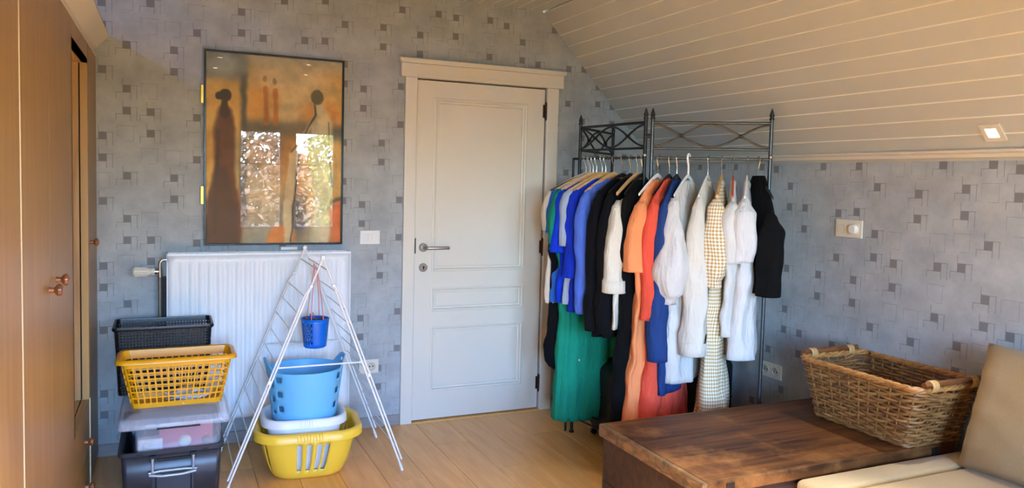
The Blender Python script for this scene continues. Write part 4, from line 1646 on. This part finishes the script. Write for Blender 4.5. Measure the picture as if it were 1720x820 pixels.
def case(name, label, cx_, cy_, hx_, hy_, z0, z1, r, slant=0, rz=0):
    e = empty(name, (cx_, cy_, 0), rz)
    tag(e, label, 'suitcase', 'black cases under the clothes rack')
    rings = []
    for k in range(7):
        a = PI / 2 * k / 6
        rings.append(rrect(hx_ - r + r * math.sin(a), hy_ - r * .6 + r * .6 * math.sin(a), r * .6, 6, z0 + r - r * math.cos(a)))
    for k in range(9):
        a = PI / 2 * k / 8
        sh = slant * (1 - math.cos(a)) * .5
        rings.append(rrect(hx_ - r + r * math.cos(a) - sh, hy_ - r * .6 + r * .6 * math.cos(a), r * .6 * .9, 6, z1 - r + r * math.sin(a), (sh, 0)))
    MB().loft(rings).build('shell', 'suitcase_black', e)
    zp = []
    for k in range(60):
        pass
    MB().tube([(p[0], p[1], lerp(z0, z1, .5)) for p in rrect(hx_ + .001, hy_ + .001, r * .6, 6)], .004, 6, closed=True).build('zip', 'rubber_black', e)
    for s in (-1, 1):
        for t in (-1, 1):
            MB().tube([(s * (hx_ - .05), t * (hy_ - .04) - .01, .02), (s * (hx_ - .05), t * (hy_ - .04) + .01, .02)], .020, 12).build('wheel', 'rubber_black', e)
    MB().tube([(-.06, 0, z1 - .01), (-.055, 0, z1 + .018), (.055, 0, z1 + .018), (.06, 0, z1 - .01)], .007, 8).build('handle', 'rubber_black', e)
    return e


case('travel_bag', 'black soft travel bag on the floor under the black dress', 2.44, 3.72, .21, .15, .018, .50, .11, .09)
case('suitcase', 'upright black suitcase against the knee wall behind the gingham dress', 2.835, 3.60, .165, .12, .018, .475, .05)

# ------------------------------------------------------------------ stacked boxes left of the drying rack
cb = empty('storage_box', (.023, 3.90, 0))
tag(cb, 'charcoal plastic storage box with silver bail handle on the floor', 'storage box')
bx0, by0 = .023, 3.90


def open_box(hx0, hy0, hx1, hy1, z0, z1, r, t=.003, n=5, rows=2):
    rings = [rrect(.02, .02, .01, n, z0), rrect(hx0 - .01, hy0 - .01, r, n, z0)]
    for k in range(rows + 1):
        u = k / rows
        rings.append(rrect(lerp(hx0, hx1, u), lerp(hy0, hy1, u), r, n, lerp(z0 + .008, z1, u)))
    q = MB()
    q.loft(rings, capa=True, capb=False)
    return q


open_box(.188, .295, .200, .312, .002, .258, .02).build('shell', 'plastic_charcoal', cb, solid=.004, angle=50)
q = MB()
rm = [rrect(.198, .310, .022, 5, .250), rrect(.212, .324, .026, 5, .250), rrect(.213, .325, .026, 5, .266), rrect(.199, .311, .022, 5, .266)]
q.loft(rm, closed_path=True)
q.build('rim', 'plastic_charcoal', cb, angle=50)
yf = -.307
for xk in (-.075, .082):
    MB().box(xk - .004, xk + .004, yf - .008, yf + .006, .01, .245).build('rib', 'plastic_charcoal', cb, smooth=False)
MB().box(-.065, .075, yf - .004, yf + .006, .015, .18).build('label_panel', 'plastic_charcoal', cb, bevel=.003, smooth=False)
MB().box(-.060, .070, yf - .018, yf - .010, .218, .230).build('lid_slot', 'rubber_black', cb, smooth=False)
hb = MB().tube([(-.095, yf - .020, .172), (-.090, yf - .030, .166), (-.04, yf - .036, .160), (.04, yf - .036, .160), (.094, yf - .030, .166), (.099, yf - .020, .172), (.05, yf - .018, .176), (-.05, yf - .018, .176)], .0062, 10, closed=True).build('bail_handle', 'handle_silver', cb)
for xk in (-.078, .084):
    MB().tube([(xk, yf - .022, .172), (xk, yf - .022, .235)], .006, 10).build('handle_arm', 'handle_silver', hb)
    MB().box(xk - .012, xk + .012, yf - .022, yf - .004, .222, .246).build('handle_bracket', 'rubber_black', hb, bevel=.002, smooth=False)
MB().box(-.14, -.115, yf - .0195, yf - .016, .248, .258).build('latch', 'rubber_black', cb, smooth=False)
MB().box(.12, .145, yf - .0195, yf - .016, .248, .258).build('latch', 'rubber_black', cb, smooth=False)

cl = empty('clear_box', (.050, 3.892, .008))
tag(cl, 'clear plastic box with lid standing inside the charcoal box', 'storage box')
open_box(.160, .255, .176, .272, .002, .360, .02).build('shell', 'plastic_clear', cl, solid=.003, angle=50)
q = MB()
rings = [rrect(.222, .305, .022, 6, .352), rrect(.226, .309, .024, 6, .356), rrect(.222, .305, .024, 6, .392), rrect(.214, .298, .022, 6, .398), rrect(.196, .280, .02, 6, .398),
         rrect(.188, .272, .02, 6, .404), rrect(.10, .15, .02, 6, .404)]
q.loft([[(p[0] - .015, p[1], p[2]) for p in r] for r in rings], capa=False, capb=True)
lid = q.build('lid', 'plastic_clear_lid', cl, solid=.003, angle=50)
for k in range(8):
    xk = -.20 + k * .054
    MB().box(xk - .0015, xk + .0015, -.311, -.306, .358, .392).build('lid_rib', 'plastic_clear_lid', lid, smooth=False)
MB().box(-.085, .055, -.322, -.304, .358, .376).build('clip', 'plastic_clear_lid', cl, bevel=.004, smooth=False)
MB().box(-.088, .085, -.312, -.306, .349, .357).build('clip_shade_strip', 'rubber_black', cl, smooth=False)  # dark strip standing in for the shade under the clip

MB_ = MB()
ct = MB().box(-.145, .150, -.235, .235, .010, .235).build('cloth_pile', 'slate_blue', bevel=.02, smooth=False)
ct.location = (.050, 3.892, .008)
tag(ct, 'dark folded cloth at the bottom of the clear box', 'cloth')
ct = MB().box(-.08, .14, -.225, -.215, .0, .115).build('pink_folder', 'paper_pink', smooth=False, bevel=.002)
ct.location = (.050, 3.892 - .02, .245)
tag(ct, 'pink folder standing inside the clear box', 'folder')
ct = MB().box(-.10, .0, -.025, .025, 0, .055).build('white_packet', 'paper_white', smooth=False, bevel=.006)
ct.location = (-.015, 3.665, .245)
tag(ct, 'white packet lying in the clear box', 'packet')
for (x_, r_, mm, lb) in ((-.082, .026, 'ball_white', 'small off-white ball at the left of the clear box'), (.075, .030, 'ball_white', 'larger off-white ball in the middle of the clear box'), (.165, .026, 'peg_brown', 'brown ball at the right of the clear box'), (-.03, .020, 'peg_brown', 'small brown ball between the two off-white balls')):
    b_ = MB().lathe([(r_ * math.sin(PI * k / 12), -r_ * math.cos(PI * k / 12)) for k in range(13)], n=20).build('ball', mm)
    b_.location = (x_ + .0, 3.660 if x_ != -.03 else 3.668, .2455 + r_)
    tag(b_, lb, 'ball')

ZL = .413


def lattice(e, hx0, hy0, hx1, hy1, z0, z1, r, ncell, nrow, bar, band_t, band_b, m, thick, floor=True, solidmat=None, skipf=None):
    """open basket whose walls are a grid of holes"""
    fr_ = []
    for k in range(ncell):
        fr_ += [k / ncell, (k + bar) / ncell]
    tz = [0.0, band_b]
    usable = 1 - band_t - band_b
    for k in range(nrow):
        tz += [band_b + usable * (k + 1 - bar) / nrow, band_b + usable * (k + 1) / nrow]
    tz += [1.0]
    rings = []
    for t in tz:
        rings.append([(x_, y_, lerp(z0, z1, t)) for x_, y_ in per(lerp(hx0, hx1, t), lerp(hy0, hy1, t), r, fr_)])
    q = MB()

    def sk(i, k):
        hole = (k % 2 == 1) and (i % 2 == 1) and 0 < i < len(tz) - 2
        return hole and not (skipf and skipf(i, k // 2))
    q.loft(rings, cap=False, skip=sk)
    o_ = q.build('wall', m, e, solid=thick, smooth=False)
    if floor:
        f_ = MB()
        f_.loft([rrect(hx0 * .98, hy0 * .98, r, 6, z0), rrect(hx0 * .98, hy0 * .98, r, 6, z0 + .004)])
        f_.build('base', m, e, smooth=False)
    return o_


ab = empty('plastic_basket', (.046, 3.818, ZL + .001))
tag(ab, 'amber yellow plastic basket with square holes on top of the clear lid', 'basket')
lattice(ab, .186, .085, .232, .108, .0, .222, .03, 44, 6, .24, .14, .10, 'plastic_amber', .004)
q = MB()
q.loft([[(p[0], p[1], .222) for p in rrect(.230, .106, .032, 6)], [(p[0], p[1], .226) for p in rrect(.240, .116, .036, 6)], [(p[0], p[1], .218) for p in rrect(.251, .125, .04, 6)], [(p[0], p[1], .206) for p in rrect(.253, .127, .04, 6)],
        [(p[0], p[1], .206) for p in rrect(.250, .124, .04, 6)], [(p[0], p[1], .216) for p in rrect(.238, .114, .034, 6)]], closed_path=True)
q.build('rim', 'plastic_amber', ab, angle=60)
pk = empty('paper_bundle', (.09, 3.815, ZL + .006))
tag(pk, 'crumpled bundle of pale papers lying in the amber basket', 'papers')
for k in range(5):
    b_ = MB()
    n_ = 8
    vv = []
    for j in range(n_ + 1):
        for i in range(n_ + 1):
            u, v = i / n_ - .5, j / n_ - .5
            vv.append((u * .15, v * .10, .006 + k * .009 + .006 * math.sin(7 * u + k * 2) + .005 * math.cos(9 * v + k)))
    b_.add(vv, [(j * 9 + i, j * 9 + i + 1, (j + 1) * 9 + i + 1, (j + 1) * 9 + i) for j in range(n_) for i in range(n_)])
    s_o = b_.build('sheet', 'paper_white', pk, solid=.002)
    s_o.rotation_euler = (0, 0, .5 * k - 1)
    s_o.location = (.02 * (k % 3 - 1), 0, 0)

bb = empty('black_basket', (-.010, 4.075, ZL + .001))
tag(bb, 'black perforated plastic basket standing behind the amber basket', 'basket')
lattice(bb, .195, .105, .210, .118, .0, .318, .02, 92, 22, .5, .03, .02, 'plastic_black', .003)
q = MB()
q.loft([rrect(.208, .116, .02, 6, .310), rrect(.218, .126, .024, 6, .306), rrect(.222, .130, .026, 6, .314), rrect(.219, .127, .025, 6, .324), rrect(.210, .118, .02, 6, .324)], closed_path=True)
q.build('rim', 'plastic_black', bb, angle=60)

# ------------------------------------------------------------------ drying rack
dr = empty('drying_rack', (.665, 3.93, 0))
tag(dr, 'white wire folding drying rack standing like a tent before the radiator', 'drying rack')
dx, dy = .665, 3.93
YA, YZ = 3.667, 4.190


def D3(x_, y_, z_):
    return (x_ - dx, y_ - dy, z_)


LEGZ = 1.080
AX = .676
for (xf, sgn) in ((.246, -1), (1.080, 1)):
    def lx(z, off=0):
        return lerp(xf, AX, z / LEGZ) + sgn * off
    for yy in (YA, YZ):
        MB().tube([D3(lx(.004), yy, .006), D3(AX, yy, LEGZ)], .0050, 8).build('leg', 'wire_white', dr)
        o2 = MB().tube([D3(lx(.945), yy - .006, .945), D3(lx(.90, .014), yy - .006, .90), D3(lx(.06, .016), yy - .006, .06)], .0042, 8).build('wing_frame', 'wire_white', dr)
        MB().lathe([(0, -.008), (.008, -.006), (.010, 0), (.008, .006), (0, .008)], D3(lx(.945), yy - .003, .945), axis=1, n=12).build('joint', 'wire_white', dr)
        MB().lathe([(0, -.008), (.008, -.006), (.010, 0), (.008, .006), (0, .008)], D3(lx(.50, .010), yy - .003, .50), axis=1, n=12).build('joint', 'wire_white', dr)
        MB().tube([D3(lx(.0), yy, .0), D3(lx(.035), yy, .035)], .0072, 8).build('foot_cap', 'wire_white', dr)
    zr = .90
    while zr > .08:
        MB().tube([D3(lx(zr, .015), YA - .006, zr), D3(lx(zr, .015), YZ - .006, zr)], .0026, 6).build('rung', 'wire_white', dr)
        zr -= .078
for yy in (YA, YZ):
    z = .566
    xa, xb = lerp(.246, AX, z / LEGZ), lerp(1.080, AX, z / LEGZ)
    MB().tube([D3(xa, yy, z), D3(xb, yy, z)], .0040, 8).build('cross_bar', 'wire_white', dr)
    MB().lathe([(0, -.010), (.010, -.008), (.013, 0), (.010, .008), (0, .010)], D3(AX, yy, LEGZ), axis=1, n=14).build('apex_joint', 'wire_white', dr)
for zq in (1.02,):
    for s in (-1, 1):
        xq = AX + s * .020
        MB().tube([D3(xq, YA, zq), D3(xq, YZ, zq)], .0030, 6).build('top_wire', 'wire_white', dr)

# peg caddy hanging inside the rack
pcx, pcy = .688, 3.93
cd = empty('peg_basket', (pcx, pcy, .600))
tag(cd, 'small bright blue peg basket hanging in the drying rack on pink strings', 'basket')
rings = []
N_ = 48
hts = [0, .004, .02, .035, .05, .065, .08, .095, .11, .125, .142]
rad = [.050, .055] + [lerp(.056, .068, (hh_ - .02) / .122) for hh_ in hts[2:]]
for rr_, hh_ in zip(rad, hts):
    rings.append([(rr_ * math.cos(2 * PI * k / N_), rr_ * math.sin(2 * PI * k / N_), hh_) for k in range(N_)])
q = MB()
q.loft(rings, capa=True, capb=False, skip=lambda i, k: 2 <= i <= 8 and (24 <= k <= 32 or k >= 44 or k <= 4 or 10 <= k <= 18) and (k + i) % 2 == 0)
q.build('tub', 'plastic_blue', cd, solid=.003, angle=50)
q = MB().tube([(.068 * math.cos(2 * PI * k / 40), .068 * math.sin(2 * PI * k / 40), .143) for k in range(40)], .0035, 8, closed=True).build('rim', 'plastic_blue', cd)
for s in (-1, 1):
    MB().tube([(s * .030, -.060, .142), (s * .022, -.040, .26), (s * .006, -.01, .40), (-.012, 0, .423)], .0022, 6).build('string', 'string_pink', cd)
    MB().tube([(s * .030, .060, .142), (s * .022, .040, .26), (s * .006, .01, .40), (-.012, 0, .423)], .0022, 6).build('string', 'string_pink', cd)
for k in range(16):
    a, rr_ = random.uniform(0, 6.28), random.uniform(0, .042)
    pg = empty('clothes_peg', (pcx + rr_ * math.cos(a), pcy + rr_ * math.sin(a), .606 + .012 * (k // 3)))
    tag(pg, 'wooden clothes peg lying among the others in the blue hanging basket', 'clothes peg', 'pegs in the hanging basket')
    for s in (-1, 1):
        MB().prism([(-.036, .001 * s), (.036, .004 * s), (.036, .009 * s), (-.036, .006 * s)], 1, -.005, .005).build('jaw', 'peg_brown', pg, smooth=False)
    MB().tube([(.0, -.007, 0), (.0, .007, 0)], .004, 8).build('spring', 'steel_brushed', pg)
    pg.rotation_euler = (random.uniform(-.4, .4), random.uniform(-1.2, -.6), random.uniform(0, 6.28))
    pg.location.z = .645 + .006 * k

# ------------------------------------------------------------------ tubs under the drying rack
yb = empty('laundry_basket', (.640, 3.850, 0), math.radians(-5))
tag(yb, 'yellow plastic laundry basket with slotted sides on the floor', 'laundry basket')
N_ = 120
tz = [0, .05, .10, .20, .32, .44, .56, .68, .76, .84, .92, 1.0]
rings = [[(p[0], p[1], .002) for p in per(.02, .015, .01, [k / N_ for k in range(N_)])]]
for t in tz:
    ff_ = t ** .55
    rings.append([(x_, y_, .002 + .238 * t) for x_, y_ in per(lerp(.150, .228, ff_), lerp(.125, .190, ff_), lerp(.09, .10, t), [k / N_ for k in range(N_)])])


def yskip(i, k):
    t_i = i - 1
    if 3 <= t_i <= 7:
        # long sides: broad slots; ends: narrow slots
        c = (k / N_) * 360
        pts = rings[5][k]
        if pts[1] < -.12 or pts[1] > .12:
            u = (pts[0] + .075) / .15
            if 0 <= u < 1:
                return (u * 4) % 1 > .42
        if abs(pts[0]) > .17 and abs(pts[1]) < .12:
            return k % 3 == 1
    if t_i == 8 + 1 and False:
        return True
    if t_i in (9,):
        pts = rings[10][k]
        if abs(pts[0] + .0) < .05 and abs(pts[1]) > .12:
            return True
    return False


q = MB()
q.loft(rings, capa=True, capb=False, skip=yskip)
q.build('tub', 'plastic_yellow', yb, solid=.004, angle=50)


def rimloop(prof, hx_, hy_, r, n=12):
    """lip swept round a rounded rectangle; prof = (outset, z)"""
    return [rrect(hx_ + o_, hy_ + o_, r + o_, n, z) for o_, z in prof]


q = MB()
q.loft(rimloop([(-.003, .236), (.004, .246), (.020, .248), (.030, .240), (.032, .206), (.028, .206), (.024, .236), (.004, .238)], .226, .188, .10), closed_path=True)
q.build('rim', 'plastic_yellow', yb, angle=60)
for s in (-1, 1):
    for k in range(9):
        xk = -.056 + k * .014
        MB().box(xk - .003, xk + .003, s * .2185 - .004, s * .2185 + .004, .212, .247).build('grip_rib', 'plastic_yellow', yb, smooth=False)

wt = empty('white_basket', (.622, 3.858, .009), math.radians(-4))
tag(wt, 'white plastic tub nested inside the yellow laundry basket', 'tub')
rings = [rrect(.01, .01, .005, 12, 0)]
for t in (0, .08, .3, .6, 1):
    f_ = t ** .6
    rings.append(rrect(lerp(.135, .178, f_), lerp(.11, .146, f_), .09, 12, .004 + .276 * t))
q = MB()
q.loft(rings, capa=True, capb=False)
q.build('shell', 'plastic_white', wt, solid=.003, angle=50)
q = MB()
q.loft(rimloop([(-.003, .276), (.003, .288), (.016, .290), (.024, .284), (.026, .250), (.022, .250), (.018, .278), (.003, .280)], .178, .146, .09), closed_path=True)
q.build('rim', 'plastic_white', wt, angle=60)
for k in range(6):
    xk = -.028 + k * .011
    MB().box(xk - .002, xk + .002, -.175, -.168, .256, .289).build('grip_rib', 'plastic_white', wt, smooth=False)

bt = empty('blue_tub', (.628, 3.862, .262))
tag(bt, 'light blue flexible round tub with two ear handles inside the white tub', 'tub')
N_ = 96
rings = []
hts = [0, .006] + [.02 + .0145 * k for k in range(17)]
top = hts[-1]


def tub_r(z):
    return lerp(.150, .184, z / top)


def ear(k):
    a = 2 * PI * k / N_
    return max(0, abs(math.cos(a)) - .86) / .14


rings.append([(.14 * math.cos(2 * PI * k / N_), .14 * .92 * math.sin(2 * PI * k / N_), 0) for k in range(N_)])
for z in hts[1:]:
    rings.append([(tub_r(z) * math.cos(2 * PI * k / N_), tub_r(z) * .92 * math.sin(2 * PI * k / N_), z) for k in range(N_)])
for q_ in (.33, .66, 1.0):
    rings.append([((tub_r(top) + .012 * ear(k) * q_) * math.cos(2 * PI * k / N_), (tub_r(top)) * .92 * math.sin(2 * PI * k / N_), top + .052 * q_ * min(1, ear(k) * 1.25) + .002 * q_) for k in range(N_)])


def bskip(i, k):
    d_ = min(abs(k - q_) for q_ in (57, 87))
    if k > 60:
        d_ = min(abs(k - 86), abs(k - 91))
        s = 0 if abs(k - 86) <= 1 else 2
    else:
        d_ = min(abs(k - 58), abs(k - 53))
        s = 0 if abs(k - 58) <= 1 else 2
    if d_ <= 1 and 4 <= i <= 17:
        return (i + s) % 5 in (0, 1)
    kk = min(k, N_ - k)
    if i == len(rings) - 3 and (kk in (1, 2) or abs(k - 48) in (1, 2)):
        return True
    return False


q = MB()
q.loft(rings, capa=True, capb=False, skip=bskip)
q.build('shell', 'plastic_sky', bt, solid=.0035, angle=70)
MB().tube([(p[0], p[1], p[2]) for p in rings[-1]], .0032, 6, closed=True).build('rim', 'plastic_sky', bt)

# ------------------------------------------------------------------ garden outside the windows (seen in the picture glass)
ln = MB()
ln.box(-60, 60, -90, -1.6, -3.3, -3.2)
struct(ln.build('ground', 'lawn', smooth=False), 'green lawn outside the windows')


def tree(x_, y_, h_, cr, n_, m, label, fork=True):
    e = empty('garden_tree', (x_, y_, -3.2))
    tag(e, label, 'tree', 'trees in the garden')
    MB().tube([(0, 0, 0), (.05, 0, h_ * .3)], [.22, .16], 10).build('trunk', 'bark', e)
    for s in (-1, 1):
        MB().tube([(.05, 0, h_ * .28), (s * h_ * .10, 0, h_ * .5), (s * h_ * .2, .2, h_ * .85)], [.15, .11, .04], 8).build('branch', 'bark', e)
    q_ = MB()
    rng = random.Random(int(x_ * 10 + y_ * 7))
    for k in range(n_):
        while True:
            p = Vector((rng.uniform(-1, 1), rng.uniform(-1, 1), rng.uniform(-1, 1)))
            if p.length < 1:
                break
        p = Vector((p.x * cr, p.y * cr, h_ * .66 + p.z * h_ * .36))
        s = rng.uniform(.06, .13)
        a = Vector((rng.uniform(-1, 1), rng.uniform(-1, 1), rng.uniform(-1, 1))).normalized()
        b = a.orthogonal().normalized()
        c = a.cross(b)
        q_.add([p - b * s, p - c * s * .5, p + b * s, p + c * s * .5], [(0, 1, 2, 3)])
    o_ = q_.build('foliage', m, e, smooth=False)
    o_['kind'] = 'stuff'


tree(1.9, -11.5, 5.8, 1.7, 6500, 'leaf_rust', 'rust coloured tree with a forked trunk in the garden')
tree(5.4, -15.5, 6.6, 1.9, 7000, 'leaf_gold', 'golden autumn tree in the garden')
tree(8.6, -13, 5.2, 1.9, 1600, 'leaf_green', 'green tree right of the golden one in the garden')
tree(-2.6, -12, 5.0, 2.0, 1600, 'leaf_green', 'broad green tree on the far left of the garden')
hg = empty('garden_hedge', (3, -19.5, -3.2))
tag(hg, 'tall clipped green hedge at the end of the garden', 'hedge')
q_ = MB()
rg_ = random.Random(5)
for k in range(5200):
    p = Vector((rg_.uniform(-9, 9), rg_.uniform(-.5, .5), rg_.uniform(0, 4.4)))
    s = rg_.uniform(.10, .20)
    a_ = Vector((rg_.uniform(-1, 1), rg_.uniform(-1, 1), rg_.uniform(-1, 1))).normalized()
    b_ = a_.orthogonal().normalized()
    c_ = a_.cross(b_)
    q_.add([p - b_ * s, p - c_ * s * .6, p + b_ * s, p + c_ * s * .6], [(0, 1, 2, 3)])
o_ = q_.build('foliage', 'leaf_green', hg, smooth=False)
o_['kind'] = 'stuff'
for k in range(7):
    MB().tube([(-7.5 + k * 2.5, 0, 0), (-7.5 + k * 2.5, 0, 3.6)], [.08, .04], 8).build('stem', 'bark', hg)
